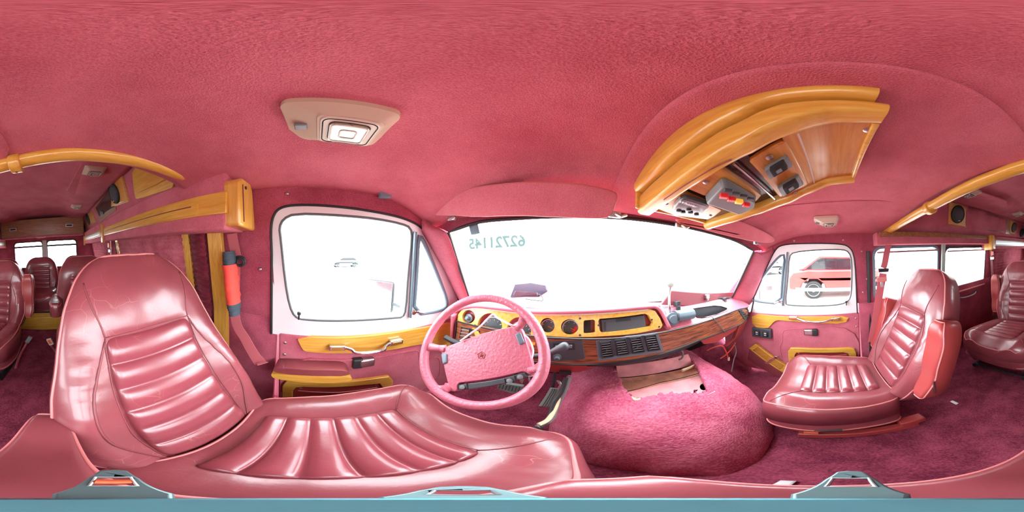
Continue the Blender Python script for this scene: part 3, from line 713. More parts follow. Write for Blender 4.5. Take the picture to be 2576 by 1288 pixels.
    # ---- base
    if base == 'box':
        put('seat_base', MB().box((0, .21, (hseat-.22)/2+.0), (.40, .40, hseat-.22), taper=.92), 'leather_red', t, bevel=.015, local=True)
        r = put('seat_rail', MB().box((-.24, .16, .05), (.035, .40, .045)), 'leather_red', t, bevel=.006, local=True)
        put('seat_rail', MB().box((.24, .16, .05), (.035, .40, .045)), 'leather_red', t, bevel=.006, local=True)
        put('rail_cap', MB().box((-.235, -.02, .09), (.05, .10, .04)), 'leather_red', t, bevel=.006, local=True)
        put('seat_lever', MB().tube([(-.25, .27, .155), (-.268, .30, .15), (-.268, .22, .148)], .009, 8), 'black', t, local=True)
        put('lever_tag', MB().box((-.262, .315, .105), (.006, .045, .022)), 'orange', t, local=True, bevel=.002)
    elif base == 'frame':
        fm = MB()
        for x in (-.20, .20): fm.box((x, .22, .03), (.03, .42, .03)).box((x, .22, hseat-.25), (.03, .40, .03)).tube([(x, .05, .03), (x, .36, hseat-.25)], .010, 8).tube([(x, .36, .03), (x, .05, hseat-.25)], .010, 8)
        for y in (.04, .22, .42): fm.tube([(-.2, y, .05), (.2, y, .05)], .008, 8)
        put('seat_base', fm, 'black', t, local=True)
    return t
driver = make_seat('driver_seat', 'large burgundy leather driver seat with ribbed back, facing the steering wheel', 'car seat', (-.225, -.135, -1.0), 0, arms=(('R', 'down'),), hseat=.385, seed=1, cushL=.53, recline=29, hb=1.165)
passenger = make_seat('passenger_seat', 'burgundy leather front passenger seat with its arm rest folded up', 'car seat', (.795, -.215, -1.0), radians(0), arms=(('L', 'up'), ('R', 'up')), hseat=.335, seed=5, recline=26, cushL=.50, hb=1.165)
s2r = make_seat('captain_seat', 'second-row burgundy captain seat on a black frame beside the sliding door', 'car seat', (.60, -1.32, -1.0), radians(-2), group='second-row captain seats', arms=(('L', 'up'), ('R', 'up')), base='frame', hseat=.36, seed=12, recline=16, cushL=.50)
s2l = make_seat('captain_seat', 'second-row burgundy captain seat half hidden behind the driver seat', 'car seat', (-.21, -1.42, -1.0), radians(0), group='second-row captain seats', arms=(('R', 'down'),), base='frame', hseat=.36, seed=15, recline=16, detail=0, cushL=.50)
for i, (x, l) in enumerate(((CX, 'centre back seat seen between the second-row seats, in front of the rear doors'), (.82, 'dark leather back seat on the sliding-door side of the rear bench'), (-.24, 'dark leather back seat on the driver side of the rear bench'))):
    make_seat('rear_passenger_seat', l, 'car seat', (x, -2.22, -1.0), 0, group='rear bench seats', arms=(), base='none', hseat=.475, seed=20+i, recline=12, W=.91, detail=0, cushL=.50, cushW=.235, hb=.76)
bb = thing('bench_box', 'honey wood box with a framed panel carrying the rear bench seats', 'seat box', (CX, -2.0, -1.0))
put('box_body', MB().box((CX, -2.02, -.88), (1.50, .42, .23)), 'honeyx', bb, bevel=.006)
for x in (CX-.50, CX, CX+.50): put('framed_panel', MB().box((x, -1.808, -.885), (.42, .012, .13)), 'honeyx', bb, bevel=.006)
put('bench_rail', MB().box((CX, -2.02, -.755), (1.48, .40, .02)), 'black', bb, bevel=.003)
# seat belt buckles by the second row
bk = thing('belt_buckle', 'rose belt stalk with a grey buckle leaning beside the right captain seat', 'seat belt', (.36, -1.05, -.98))
put('stalk', MB().tube(crom([(.36, -1.05, -.98), (.34, -1.10, -.88), (.29, -1.16, -.77)], 5), .020, 8, flat=.3), 'belt', bk)
put('buckle', MB().box((.278, -1.175, -.745), (.035, .02, .07), Matrix.Rotation(radians(-28), 3, 'Y')), 'grey', bk, bevel=.004)
bk = thing('belt_buckle', 'short buckle with an orange button beside the half-hidden captain seat', 'seat belt', (.10, -1.30, -.98))
put('stalk', MB().tube([(.08, -1.30, -.98), (.115, -1.24, -.84)], .016, 8, flat=.4), 'belt', bk)
put('buckle', MB().box((.122, -1.232, -.80), (.04, .02, .065), Matrix.Rotation(radians(20), 3, 'Y')), 'cream', bk, bevel=.004)
put('release_button', MB().box((.124, -1.220, -.795), (.022, .006, .04), Matrix.Rotation(radians(20), 3, 'Y')), 'orange', bk, bevel=.001)
# ================================================================== DASHBOARD
DO, DN = (0, .620, -.31), (0, 1, 0)                    # woodgrain board plane
BO, BN = (0, .628, -.30), (0, -1, .22)                 # instrument bezel plane
def db(px, py, d=0): return onp((px, py), (0, .620-d, -.31), DN)
def bz(px, py, d=0): n = Vector(BN).normalized(); return onp((px, py), Vector(BO)+n*d, BN)
def epx(cx, cy, rx, ry, f, n=28, d=0): return [f(cx+rx*cos(2*pi*k/n), cy+ry*sin(2*pi*k/n), d) for k in range(n)]
dash = thing('dashboard', 'wide dashboard with honey wood instrument panel and dark woodgrain board under the windscreen', 'dashboard', (.30, .68, -.95))
lip_px = [(1140, 786), (1165, 774), (1200, 770), (1250, 775), (1300, 781), (1345, 785), (1400, 785), (1450, 784), (1560, 778), (1630, 772), (1656, 774), (1672, 790), (1684, 812)]
lipc = [bz(x, y, .004) for x, y in lip_px]
lipc[-1] = db(1686, 826, -.002); lipc[-2] = bz(1673, 800, .002)
lip = resample(crom(lipc, 6), 60)
i_end = next(i for i, p in enumerate(wb) if p.x > .50)
wbl = resample([wb[0]+Vector((-.06, -.03, -.01))]+[wb[i]+Vector((0, .012, 0)) for i in range(0, i_end+1)], 60)
top = put('dash_top', strip(wbl, lip, 8, (0, 0, .012)), 'vinyl', dash, smooth=180, solid=.004)
put('dash_pad_edge', MB().tube([p+Vector((0, .004, -.002)) for p in lip], .009, 10), 'vinyl', top, smooth=180)
# right-hand shelf with the open bin
SO, SN = Vector((0, .622, -.308)), Vector((0, -.62, 1))
def sh(px, py, d=0): return onp((px, py), SO+Vector((0, 0, d)), SN)
shelf = [lip[-1], lip[-5], wb[i_end]+Vector((0, .01, 0))]+[wb[i]+Vector((0, .012, 0)) for i in range(i_end+1, len(wb))]+[wb[-1]+Vector((.07, -.03, -.01)), Vector((1.16, .64, -.32)), Vector((1.14, .625, -.335)), Vector((1.02, .622, -.310)), db(1760, 808, -.002)]
shelf = [p-SN.normalized()*((p-SO).dot(SN.normalized())) if 2 <= i else p for i, p in enumerate(shelf)]
shelf[0] = shelf[0]-SN.normalized()*((shelf[0]-SO).dot(SN.normalized())); shelf[1] = shelf[1]-SN.normalized()*((shelf[1]-SO).dot(SN.normalized()))
binp = [sh(x, y) for x, y in [(1724, 780), (1765, 773), (1806, 768), (1836, 778), (1812, 788), (1788, 796), (1757, 801), (1746, 793)]]
bing = smoothpts(binp, 1)
put('dash_shelf', MB().plate(shelf, [bing], (0, .004, -.008)), 'vinyl', dash, smooth=25)
bn = MB(); lo2 = [p+Vector((0, 0, -.12)) for p in bing]; n_ = len(bing)
bn.v = bing+lo2; bn.f = [[i, (i+1) % n_, n_+(i+1) % n_, n_+i] for i in range(n_)]+[[n_+i for i in range(n_)]]
bino = put('storage_bin', bn, 'dark', dash, smooth=30)
put('bin_rim', MB().tube([p+Vector((0, 0, .001)) for p in bing], .004, 6, closed=True), 'gloss', bino)
# open lid of the bin, hinged at the windscreen
lid = [(1690, 731), (1710, 733), (1780, 738), (1852, 735), (1851, 752), (1790, 762), (1730, 770), (1664, 767)]
LO, LN = Vector((0, .745, -.23)), Vector((0, -1, .18))
lp = [onp(p, LO, LN) for p in lid]
ld = put('bin_lid', MB().plate(lp, (), (0, .018, .003)), 'lidred', dash, bevel=.004)
put('lid_latch', MB().box(onp((1779, 746), LO-Vector((0, .012, 0)), LN), (.03, .02, .028)).box(onp((1779, 752), LO-Vector((0, .016, 0)), LN), (.014, .02, .02)), 'steel', ld, bevel=.003)
for p in ((1703, 764), (1822, 754)):
    c = onp(p, LO-Vector((0, .015, 0)), LN)
    put('lid_hinge', MB().box(c, (.036, .02, .03)).box(c+Vector((0, -.012, -.035)), (.022, .016, .05)).tube([c+Vector((-.012, -.01, .012)), c+Vector((-.012, -.02, -.03))], .005, 8), 'black', ld, bevel=.003)
# woodgrain board
bp_ = [(-.500, -.330), (-.30, -.314), (0, -.302), (.39, -.306), (1.0, -.306), (1.09, -.318), (1.135, -.345), (1.125, -.41), (1.03, -.43), (.6, -.412), (.35, -.428), (-.08, -.438), (-.50, -.438)]
bd_ = put('woodgrain_board', MB().plate([Vector((x, .620, z)) for x, z in bp_], (), (0, .022, 0)), 'walnut', dash, bevel=.003)
put('board_edge_trim', MB().tube([Vector((x, .618, z)) for x, z in bp_], .0045, 6, closed=True), 'black', bd_)
# body behind the board
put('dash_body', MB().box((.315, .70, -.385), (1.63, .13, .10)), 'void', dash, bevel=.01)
put('end_panel', MB().plate([Vector((-.508, .60, -.30)), Vector((-.508, .74, -.26)), Vector((-.56, .78, -.45)), Vector((-.53, .64, -.50))], (), (-.02, 0, 0)), 'vinyl', dash, bevel=.006)
put('end_panel', MB().plate([db(1880, 806, .002), db(1862, 812, .0), db(1850, 852, -.01), db(1828, 872, -.02), db(1838, 866, -.05), db(1868, 836, -.06)], (), (0, .03, 0)), 'leather_red', dash, bevel=.004)
# honey wood bezel with round openings
bezel = [(1152, 792), (1162, 779), (1195, 774), (1250, 779), (1300, 785), (1345, 789), (1400, 790), (1450, 789), (1560, 783), (1632, 777), (1648, 782), (1660, 800), (1667, 818), (1662, 826), (1600, 839), (1530, 845), (1461, 848), (1400, 847), (1356, 842), (1345, 868), (1308, 880), (1262, 866), (1225, 866), (1196, 846), (1186, 819), (1150, 811)]
hol = [epx(1179, 797, 16, 17, bz), epx(1232, 821, 31, 33, bz), epx(1305, 833, 31, 35, bz), epx(1377, 819, 18.5, 19, bz), epx(1433, 823, 22, 20, bz),
       [bz(x, y) for x, y in [(1471, 806), (1493, 804), (1497, 808), (1497, 836), (1493, 838), (1472, 839), (1468, 836), (1468, 810)]],
       [bz(x, y) for x, y in [(1508, 802), (1622, 789), (1632, 793), (1643, 812), (1640, 820), (1515, 837), (1509, 832), (1505, 808)]]]
off = (0, .020, -.0044)
bzo = put('instrument_bezel', MB().plate([bz(x, y) for x, y in bezel], hol, off), 'honey', dash, bevel=.0035)
put('bezel_highlight_strip', MB().tube([bz(x, y, .001) for x, y in [(1165, 780), (1195, 776), (1250, 781), (1300, 787), (1345, 791), (1400, 792), (1450, 791), (1560, 785), (1630, 779)]], .0035, 6), 'cream', bzo)  # cream tube painted in as the highlight along the bezel's top edge
back = put('instrument_recess', MB().plate([bz(x, y, -.035) for x, y in [(1140, 775), (1300, 770), (1660, 768), (1680, 830), (1460, 862), (1345, 895), (1190, 880), (1140, 825)]], (), (0, .01, 0)), 'vinyl', dash)
for i, (cx, cy, r, k) in enumerate([(1240, 826, 27, 'gauge'), (1311, 838, 28, 'gauge'), (1379, 821, 16.5, 'gauge'), (1435, 825, 19, 'gauge')]):
    g = put('gauge', MB().plate(epx(cx, cy, r, r*1.02, bz, d=-.030), (), (0, .004, 0)), 'gauge', dash)
    put('gauge_ring', MB().tube(epx(cx, cy, r*1.03, r*1.05, bz, d=-.027), .003, 6, closed=True), 'steel', g)
    nd = MB()
    for q in range(0, 9 if i < 2 else 5):
        a = radians(150+q*(210/(8 if i < 2 else 4))); c0 = bz(cx+r*.72*cos(a), cy+r*.72*sin(a), -.028); c1 = bz(cx+r*.88*cos(a), cy+r*.88*sin(a), -.028)
        nd.tube([c0, c1], .0011, 4)
    put('dial_marks', nd, 'white', g)
    a = radians(30); put('needle', MB().tube([bz(cx, cy, -.0265), bz(cx+r*.75*cos(a), cy+r*.6*sin(a), -.0265)], .0014, 5), 'orange', g)
    if i == 3: put('red_sector', MB().plate([bz(cx+r*k_*cos(radians(t)), cy+r*k_*sin(radians(t)), -.0275) for k_, ts in ((.9, range(-20, 71, 10)), (.45, range(70, -21, -10))) for t in ts], (), (0, .001, 0)), 'gaugered', g)
put('lamp_switch', MB().lathe(bz(1180, 800, -.022), BN, [(.022, -.004), (.022, .006), (.010, .008), (.010, .022), (.007, .026)], 20), 'slate', dash)
put('blank_slot', MB().plate([bz(x, y, -.012) for x, y in [(1470, 806), (1486, 805), (1486, 838), (1470, 839)]], (), (0, .004, 0)), 'void', dash)
rd = put('cassette_radio', MB().plate([bz(x, y, -.010) for x, y in [(1512, 805), (1622, 793), (1626, 823), (1515, 836)]], (), (0, .03, 0)), 'dark', dash, bevel=.004)
put('cassette_slot', MB().plate([bz(x, y, -.0085) for x, y in [(1549, 803), (1586, 799), (1587, 806), (1550, 810)]], (), (0, .002, 0)), 'black', rd)
put('radio_buttons', MB().plate([bz(x, y, -.0085) for x, y in [(1519, 811), (1524, 810), (1525, 832), (1520, 832)]], (), (0, .002, 0)), 'black', rd)
for p in [(1459, 801), (1459, 843), (1195, 818), (1658, 822), (1506, 818), (1640, 804)]:
    put('bezel_screw', MB().lathe(bz(*p, .0), BN, [(.0045, -.004), (.0045, .001), (.003, .002)], 10), 'black', bzo)
# left vent and headlamp controls
def quad(c, f, d): return lambda u, v: (lambda x, y: f(x, y, d))(*[(c[0][k]*(1-u)+c[1][k]*u)*(1-v)+(c[3][k]*(1-u)+c[2][k]*u)*v for k in (0, 1)])
def qplate(q, u0, v0, u1, v1, th=(0, .004, 0)): return MB().plate([q(u0, v0), q(u1, v0), q(u1, v1), q(u0, v1)], (), th)
def vent(corner, slats, name='air_vent', vert=False):
    q = quad(corner, db, .003); e = .09
    fr = put(name, MB().plate([q(0, 0), q(1, 0), q(1, 1), q(0, 1)], [[q(e, e), q(1-e, e), q(1-e, 1-e), q(e, 1-e)]], (0, .012, 0)), 'black', dash, bevel=.002)
    put('vent_cavity', qplate(quad(corner, db, -.004), e, e, 1-e, 1-e), 'void', fr)
    sl = MB()
    for k in range(slats):
        a = e+(1-2*e)*(k+.5)/slats
        if vert: sl.tube([q(a, e), q(a, 1-e)], .0022, 6)
        else: sl.tube([q(e, a), q(1-e, a)], .0032, 6, flat=.5)
    put('vent_slats', sl, 'grey', fr)
    return fr
vent([(1160, 822), (1183, 826), (1177, 854), (1154, 850)], 3)
vent([(1184, 827), (1207, 832), (1202, 858), (1178, 855)], 2, 'switch_cluster')
vq = quad([(1499, 858), (1655, 836), (1671, 884), (1505, 908)], db, .002)
vf = put('vent_panel', MB().plate([vq(0, 0), vq(.5, -.02), vq(1, 0), vq(1, 1), vq(.5, 1.02), vq(0, 1)], (), (0, .006, 0)), 'slate', dash, bevel=.004)
for k in range(4):
    a = .06+k*.238; b = a+.185
    cs = []
    for (u, v) in ((a, .08), (b, .08), (b, .92), (a, .92)):
        c0 = [(1499, 858), (1655, 836), (1671, 884), (1505, 908)]
        cs.append(tuple((c0[0][j]*(1-u)+c0[1][j]*u)*(1-v)+(c0[3][j]*(1-u)+c0[2][j]*u)*v for j in (0, 1)))
    qv = quad(cs, db, .010); e = .10
    f_ = put('air_vent', MB().plate([qv(0, 0), qv(1, 0), qv(1, 1), qv(0, 1)], [[qv(e, e/1.5), qv(1-e, e/1.5), qv(1-e, 1-e/1.5), qv(e, 1-e/1.5)]], (0, .012, 0)), 'black', vf, bevel=.002)
    # sub-part level is reached here: cavity and slats stay with the vent panel
    put('vent_cavity', qplate(quad(cs, db, .002), e, e, 1-e, 1-e, (0, .001, 0)), 'void', vf)
    for j in range(6):
        w = e+(1-2*e)*(j+.5)/6; put('vent_slat', MB().tube([quad(cs, db, .007)(e, w), quad(cs, db, .007)(1-e, w)], .0028, 6, flat=.45), 'grey', vf)
    put('vent_tab', MB().box(quad(cs, db, .011)(.5, .6), (.006, .008, .012)), 'dark', vf)
# heater control panel and shift lever
hq = quad([(1366, 859), (1466, 856), (1473, 904), (1366, 909)], db, .004)
hp = put('heater_panel', MB().plate([hq(0, 0), hq(.96, 0), hq(1, .06), hq(1, .94), hq(.96, 1), hq(0, 1)], (), (0, .008, 0)), 'dark', dash, bevel=.003)
put('heater_slider_window', qplate(quad([(1366, 859), (1466, 856), (1473, 904), (1366, 909)], db, .0055), .25, .12, .78, .48), 'black', hp)
bt = [put('heater_button', MB().box(quad([(1366, 859), (1466, 856), (1473, 904), (1366, 909)], db, .007)(.34+.115*k, .30), (.010, .006, .014)), 'grey', hp, bevel=.001) for k in range(4)]
put('heater_knob', MB().lathe(db(1402, 898, .006), (0, -1, .1), [(.016, 0), (.016, .010), (.011, .012), (.010, .024), (.008, .026)], 20), 'dark', hp)
put('end_vent', MB().plate([db(x, y, .004) for x, y in [(1858, 780), (1866, 778), (1884, 798), (1882, 802), (1873, 804)]], (), (0, .006, 0)), 'dark', dash, bevel=.002)
for k in range(5):
    x = 1861+4.6*k; y = 782.5+4.2*k
    put('end_vent_slot', MB().tube([db(x, y, .006), db(x+6, y-1.4, .006)], .0035, 6), 'void', dash)
# lower parts: knee panel, ducts
put('knee_panel', MB().plate([Vector((-.50, .628, -.432)), Vector((.10, .628, -.436)), Vector((.16, .632, -.44)), Vector((.06, .645, -.50)), Vector((-.10, .66, -.525)), Vector((-.50, .66, -.53))], (), (0, .02, 0)), 'leather_red', dash, bevel=.006)
put('hood_release', MB().box(db(1422, 937, -.01), (.045, .02, .016)), 'black', dash, bevel=.002)
put('heater_duct', MB().tube(crom([(.08, .65, -.444), (.25, .65, -.452), (.45, .65, -.446), (.66, .655, -.424), (.92, .67, -.412)], 6), .020, 12, flat=1.0), 'black', dash, smooth=180)
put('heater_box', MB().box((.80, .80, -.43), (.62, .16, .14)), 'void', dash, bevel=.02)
put('under_dash_shade_panel', MB().box((.30, .80, -.42), (.60, .16, .09)), 'void', dash, bevel=.02)  # dark box standing in for the shade under the dash
# lower red strip right of the board
put('glovebox_liner', MB().plate([db(1763, 855, .0), db(1772, 866, .0), db(1800, 862, -.005), db(1852, 830, -.01), db(1858, 816, -.004), db(1845, 822, -.004), db(1800, 843, -.002)], (), (0, .012, 0)), 'leather_red', dash, bevel=.003)
# ------------------------------------------------------------------ steering wheel
T_ = radians(31); WC = Vector((-.243, .402, -.297)); wu = Vector((1, 0, 0)); wv = Vector((0, sin(T_), cos(T_))); wn = Vector((0, -cos(T_), sin(T_)))
sw = thing('steering_wheel', 'pink grained steering wheel with padded hub in front of the driver seat', 'steering wheel', WC)
put('rim', MB().tube([WC+(wu*cos(2*pi*k/72)+wv*sin(2*pi*k/72))*.190 for k in range(72)], .0155, 16, closed=True), 'grain', sw, smooth=180)
def hb_(px, py, d=-.028): return onp((px, py), WC+wn*d, wn)
hub = [(1109, 878), (1122, 872), (1150, 862), (1200, 842), (1250, 829), (1301, 819), (1312, 826), (1320, 850), (1330, 880), (1338, 912), (1341, 930), (1345, 946), (1330, 942), (1318, 933), (1290, 941), (1230, 953), (1170, 961), (1150, 964), (1150, 984), (1131, 986), (1124, 955), (1117, 925), (1113, 900)]
hp3 = smoothpts([hb_(*p) for p in hub], 1)
hubo = put('hub_pad', MB().plate(hp3, (), -wn*.035), 'grain', sw, bevel=.010)
hs = [(1151, 968), (1200, 962), (1266, 951), (1322, 935), (1327, 948), (1270, 965), (1200, 977), (1153, 982)]
hb2 = put('hub_switch_bar', MB().plate([hb_(*p, -.031) for p in hs], (), -wn*.03), 'dark', sw, bevel=.003)
for c, w in (((1163, 974), .012), ((1282, 958), .012), ((1309, 948), .012)):
    put('hub_button', MB().lathe(hb_(*c, -.029), wn, [(.008, -.002), (.008, .002), (.005, .003)], 16), 'grey', hb2)
for c in ((1175, 972), (1270, 960), (1295, 953)): put('bar_divider', MB().tube([hb_(c[0]-1, c[1]-8, -.0300), hb_(c[0]+2, c[1]+8, -.0300)], .0012, 4), 'void', hb2)
for nm, ps in (('hub_side_switch', [(1295, 840), (1309, 835), (1320, 862), (1306, 868)]), ('hub_side_switch', [(1109, 889), (1123, 889), (1123, 912), (1113, 917)])):
    put(nm, MB().plate([hb_(*p, -.022) for p in ps], (), -wn*.02), 'slate', sw, bevel=.004)
# spokes
def spoke(p_h, ang, r0=.0125, r1=.017):
    e = WC+(wu*cos(radians(ang))+wv*sin(radians(ang)))*.184; h = hb_(*p_h, -.040)
    put('spoke', MB().tube(crom([h, h.lerp(e, .5)+wn*-.010, e], 6), [r0+(r1-r0)*abs(2*k/12-.9) for k in range(13)], 12, flat=1.25), 'grain', sw, smooth=180)
def angof(px, py):
    p = onp((px, py), WC, wn)-WC; return math.degrees(atan2(p.dot(wv), p.dot(wu)))
spoke((1120, 878), angof(1085, 873)); spoke((1300, 826), angof(1322, 795)); spoke((1132, 972), angof(1113, 975)); spoke((1338, 930), angof(1362, 925))
# five-pointed emblem pressed into the pad
ec = hb_(1211, 894, -.0275); er = .0135; a0 = radians(14)
def star(r, k, z): a = a0+k*2*pi/5+pi/2; return ec+(wu*cos(a)+wv*sin(a))*r+wn*z
em = MB()
pent = [star(er, k, 0) for k in range(5)]; em.tube(pent, .0012, 6, closed=True)
put('pentagon_badge', em, 'seam', hubo)
e2 = MB(); c_ = ec+wn*.0035
for k in range(5):
    a, b = star(er*.86, k, .0), (star(er*.86, k, 0)+star(er*.86, k+1, 0))/2*.55+ec*.45; d2 = star(er*.86, k+1, 0)
    e2.add([c_, a, b], [[0, 1, 2]]); e2.add([c_, b, d2], [[0, 1, 2]])
put('badge_star', e2, 'leather_red', hubo, smooth=5)
# column
cc = hb_(1225, 893, -.06)
put('steering_column', MB().tube([cc, cc-wn*.05, Vector((-.225, .66, -.44))], [.045, .055, .070], 24), 'vinyl', sw, smooth=40)
sb = onp((1146, 862), WC-wn*.11, wn); se = onp((1120, 848), WC-wn*.10, wn)
put('indicator_stalk', MB().tube([cc-wn*.04, sb, se], [.009, .011, .012], 12), 'black', sw)
kb = onp((1375, 893), WC-wn*.13, wn); ke = onp((1418, 872), WC-wn*.10, wn)
put('shift_lever', MB().tube([Vector((-.17, .58, -.40)), kb, kb.lerp(ke, .5), ke], [.008, .010, .013, .016], 14).lathe(ke, (ke-kb), [(.016, -.004), (.016, .006), (.012, .014), (.004, .017)], 16), 'dark', sw, smooth=60)
put('ignition_keys', MB().tube([onp(p, WC-wn*.07, wn) for p in [(1331, 948), (1345, 945), (1346, 962), (1336, 965), (1331, 955)]], .004, 8, closed=True).plate([onp(p, WC-wn*.07, wn) for p in [(1306, 956), (1318, 954), (1313, 966)]], (), -wn*.004), 'steel', sw)
# loose white cable tied round the wheel
tag(put('loose_cable', MB().tube(crom([onp(p, WC-wn*.02, wn) for p in [(1158, 858), (1180, 842), (1205, 824), (1238, 792), (1252, 800), (1288, 819)]]+[hb_(1298, 822, -.050)], 8), .0035, 8), 'wire'), 'thin white cable tied in a triangle behind the steering wheel rim', 'cable')
tag(put('loose_cable', MB().tube(crom([onp(p, WC-wn*.05, wn) for p in [(1308, 838), (1328, 852), (1340, 880), (1336, 902)]], 8), .004, 8), 'wire'), 'short white cable curving beside the right edge of the steering wheel hub', 'cable')
# ------------------------------------------------------------------ pedals
pd = thing('brake_pedal', 'grey ribbed brake pedal seen below the steering wheel hub', 'pedal', (-.25, .74, -.80))
q = [ony(p, .74) for p in [(1252, 968), (1258, 962), (1315, 972), (1314, 985), (1290, 990), (1250, 978)]]
put('pedal_pad', MB().plate(q, (), (0, .03, -.01)), 'pedal', pd, bevel=.003)
for k in range(7): put('pad_rib', MB().tube([ony((1259+8*k, 966+1.3*k), .7385), ony((1255+8*k, 977+1.6*k), .7385)], .003, 6), 'dark', pd)
put('pedal_arm', MB().tube([(-.25, .76, -.79), (-.24, .84, -.62), (-.23, .86, -.48)], .010, 8), 'black', pd)
pd = thing('gas_pedal', 'long grey gas pedal beside the bundle of cables', 'pedal', (-.06, .74, -.90))
q = [ony(p, y) for p, y in [((1354, 1022), .66), ((1386, 1024), .66), ((1408, 979), .74), ((1384, 976), .74)]]
put('pedal_pad', MB().plate(q, (), (0, .02, -.012)), 'pedal', pd, bevel=.003)
for k in range(3): put('pad_rib', MB().tube([q[0].lerp(q[1], .3+.2*k)+Vector((0, -.002, .001)), q[3].lerp(q[2], .3+.2*k)+Vector((0, -.002, .001))], .0015, 6), 'dark', pd)
put('pedal_arm', MB().tube(crom([(-.06, .70, -.84), (-.05, .78, -.72), (-.05, .82, -.55)], 5), .008, 8), 'black', pd)
for i, (pts, m, r, l) in enumerate([
    ([(1432, 948, .62), (1418, 985, .58), (1400, 1020, .54), (1388, 1050, .49), (1368, 1066, .45), (1350, 1076, .42)], 'greywire', .011, 'thick grey cable running from under the dash past the gas pedal'),
    ([(1424, 950, .61), (1412, 985, .57), (1392, 1015, .53), (1383, 1048, .48), (1362, 1072, .43), (1352, 1078, .42)], 'black', .009, 'black cable lying along the left side of the engine cover'),
    ([(1416, 975, .60), (1406, 1000, .56), (1395, 1030, .51), (1378, 1056, .46), (1355, 1068, .43)], 'foam', .008, 'frayed cream cable end by the front of the driver seat'),
    ([(1402, 955, .63), (1412, 968, .62), (1420, 978, .60), (1410, 985, .60)], 'steel', .007, 'bare metal connector under the dash above the gas pedal')]):
    tag(put('floor_cable', MB().tube(crom([ony((x, y), Y) for x, y, Y in pts], 6), r, 8), m), l, 'cable')
# ------------------------------------------------------------------ engine cover
def dxl(y): return interp(y, [(.19, .24), (.27, .165), (.36, .085), (.46, .02), (.60, -.03), (.95, -.05)])
def dxr(y): return interp(y, [(.19, .36), (.23, .56), (.29, .70), (.40, .775), (.60, .83), (.95, .90)])
def doz(y):
    s = max(0, min(1, (y-.19)/.42)); return .415*(1-(1-s)**2.4)+.02*max(0, (y-.6))
open_px = [(1549, 936), (1548, 925), (1600, 917), (1660, 908), (1722, 894), (1742, 905), (1757, 930), (1775, 962), (1780, 978), (1730, 984), (1665, 990), (1608, 1002), (1590, 1000), (1566, 972)]
hole = [onz(p, -.60) for p in open_px]
def inside(x, y, poly):
    c = False; n = len(poly)
    for i in range(n):
        a, b = poly[i], poly[i-1]
        if (a.y > y) != (b.y > y) and x < (b.x-a.x)*(y-a.y)/(b.y-a.y)+a.x: c = not c
    return c
ec_ = MB(); NU, NV = 170, 150; idx = {}
def docp(u, v):
    y = .19+.69*v; a, b = dxl(y), dxr(y); x = a+(b-a)*(.5-.5*cos(pi*u))*.5+(b-a)*u*.5
    e = max(0, 1-abs(2*(x-a)/(b-a)-1)**3.6)**(1/2.4)
    z = -1+doz(y)*e
    n = noise.noise(Vector((x*70, y*70, 0)))*.004+noise.noise(Vector((x*25, y*25, 5)))*.005
    return Vector((x+n*.4, y+n*.3, z+n))
for j in range(NV+1):
    for i in range(NU+1): ec_.v.append(docp(i/NU, j/NV))
for j in range(NV):
    for i in range(NU):
        c = (ec_.v[j*(NU+1)+i]+ec_.v[(j+1)*(NU+1)+i+1])/2; r_ = noise.noise(Vector((c.x*60, c.y*60, 2)))*.012
        if not inside(c.x+r_, c.y+r_, hole): ec_.f.append([j*(NU+1)+i, j*(NU+1)+i+1, (j+1)*(NU+1)+i+1, (j+1)*(NU+1)+i])
eng = thing('engine_cover', 'domed engine cover in torn pink carpet between the front seats, metal showing through the cut', 'engine cover', (.38, .5, -1.0))
put('carpet_skin', ec_, 'shag', eng, smooth=180, solid=.016)
def mz(px, py, z=-.635): return onz((px, py), z)
mt = put('metal_panel', MB().plate([mz(*p) for p in [(1530, 950), (1600, 950), (1750, 925), (1800, 985), (1735, 1010), (1600, 1030), (1540, 1000)]], [[mz(1771+11*cos(radians(t)), 973+9*sin(radians(t))) for t in range(0, 360, 24)]], (0, 0, -.006)), 'rust', eng)
put('rusty_strip', MB().plate([mz(*p, -.631) for p in [(1540, 952), (1640, 942), (1757, 918), (1768, 940), (1660, 966), (1545, 990)]], (), (0, 0, -.004)), 'rust2', eng, bevel=.002)
put('metal_bulkhead', MB().plate([mz(1553, 950), mz(1744, 917), mz(1744, 917)+Vector((-.01, .03, .075)), mz(1553, 950)+Vector((0, .03, .075))], (), (0, .006, 0)), 'rust', eng, bevel=.002)
put('panel_seam', MB().tube([mz(1545, 990, -.629), mz(1660, 962, -.629), mz(1766, 936, -.629)], .002, 5), 'gloss', eng)
put('torn_foam', MB().tube(crom([mz(*p, -.612) for p in [(1716, 932), (1735, 925), (1752, 917)]], 4), .012, 7, flat=.5), 'foam', eng)
put('torn_foam', MB().tube(crom([mz(*p, -.605) for p in [(1590, 1000), (1600, 1006), (1610, 1003)]], 4), .007, 6), 'foam', eng)
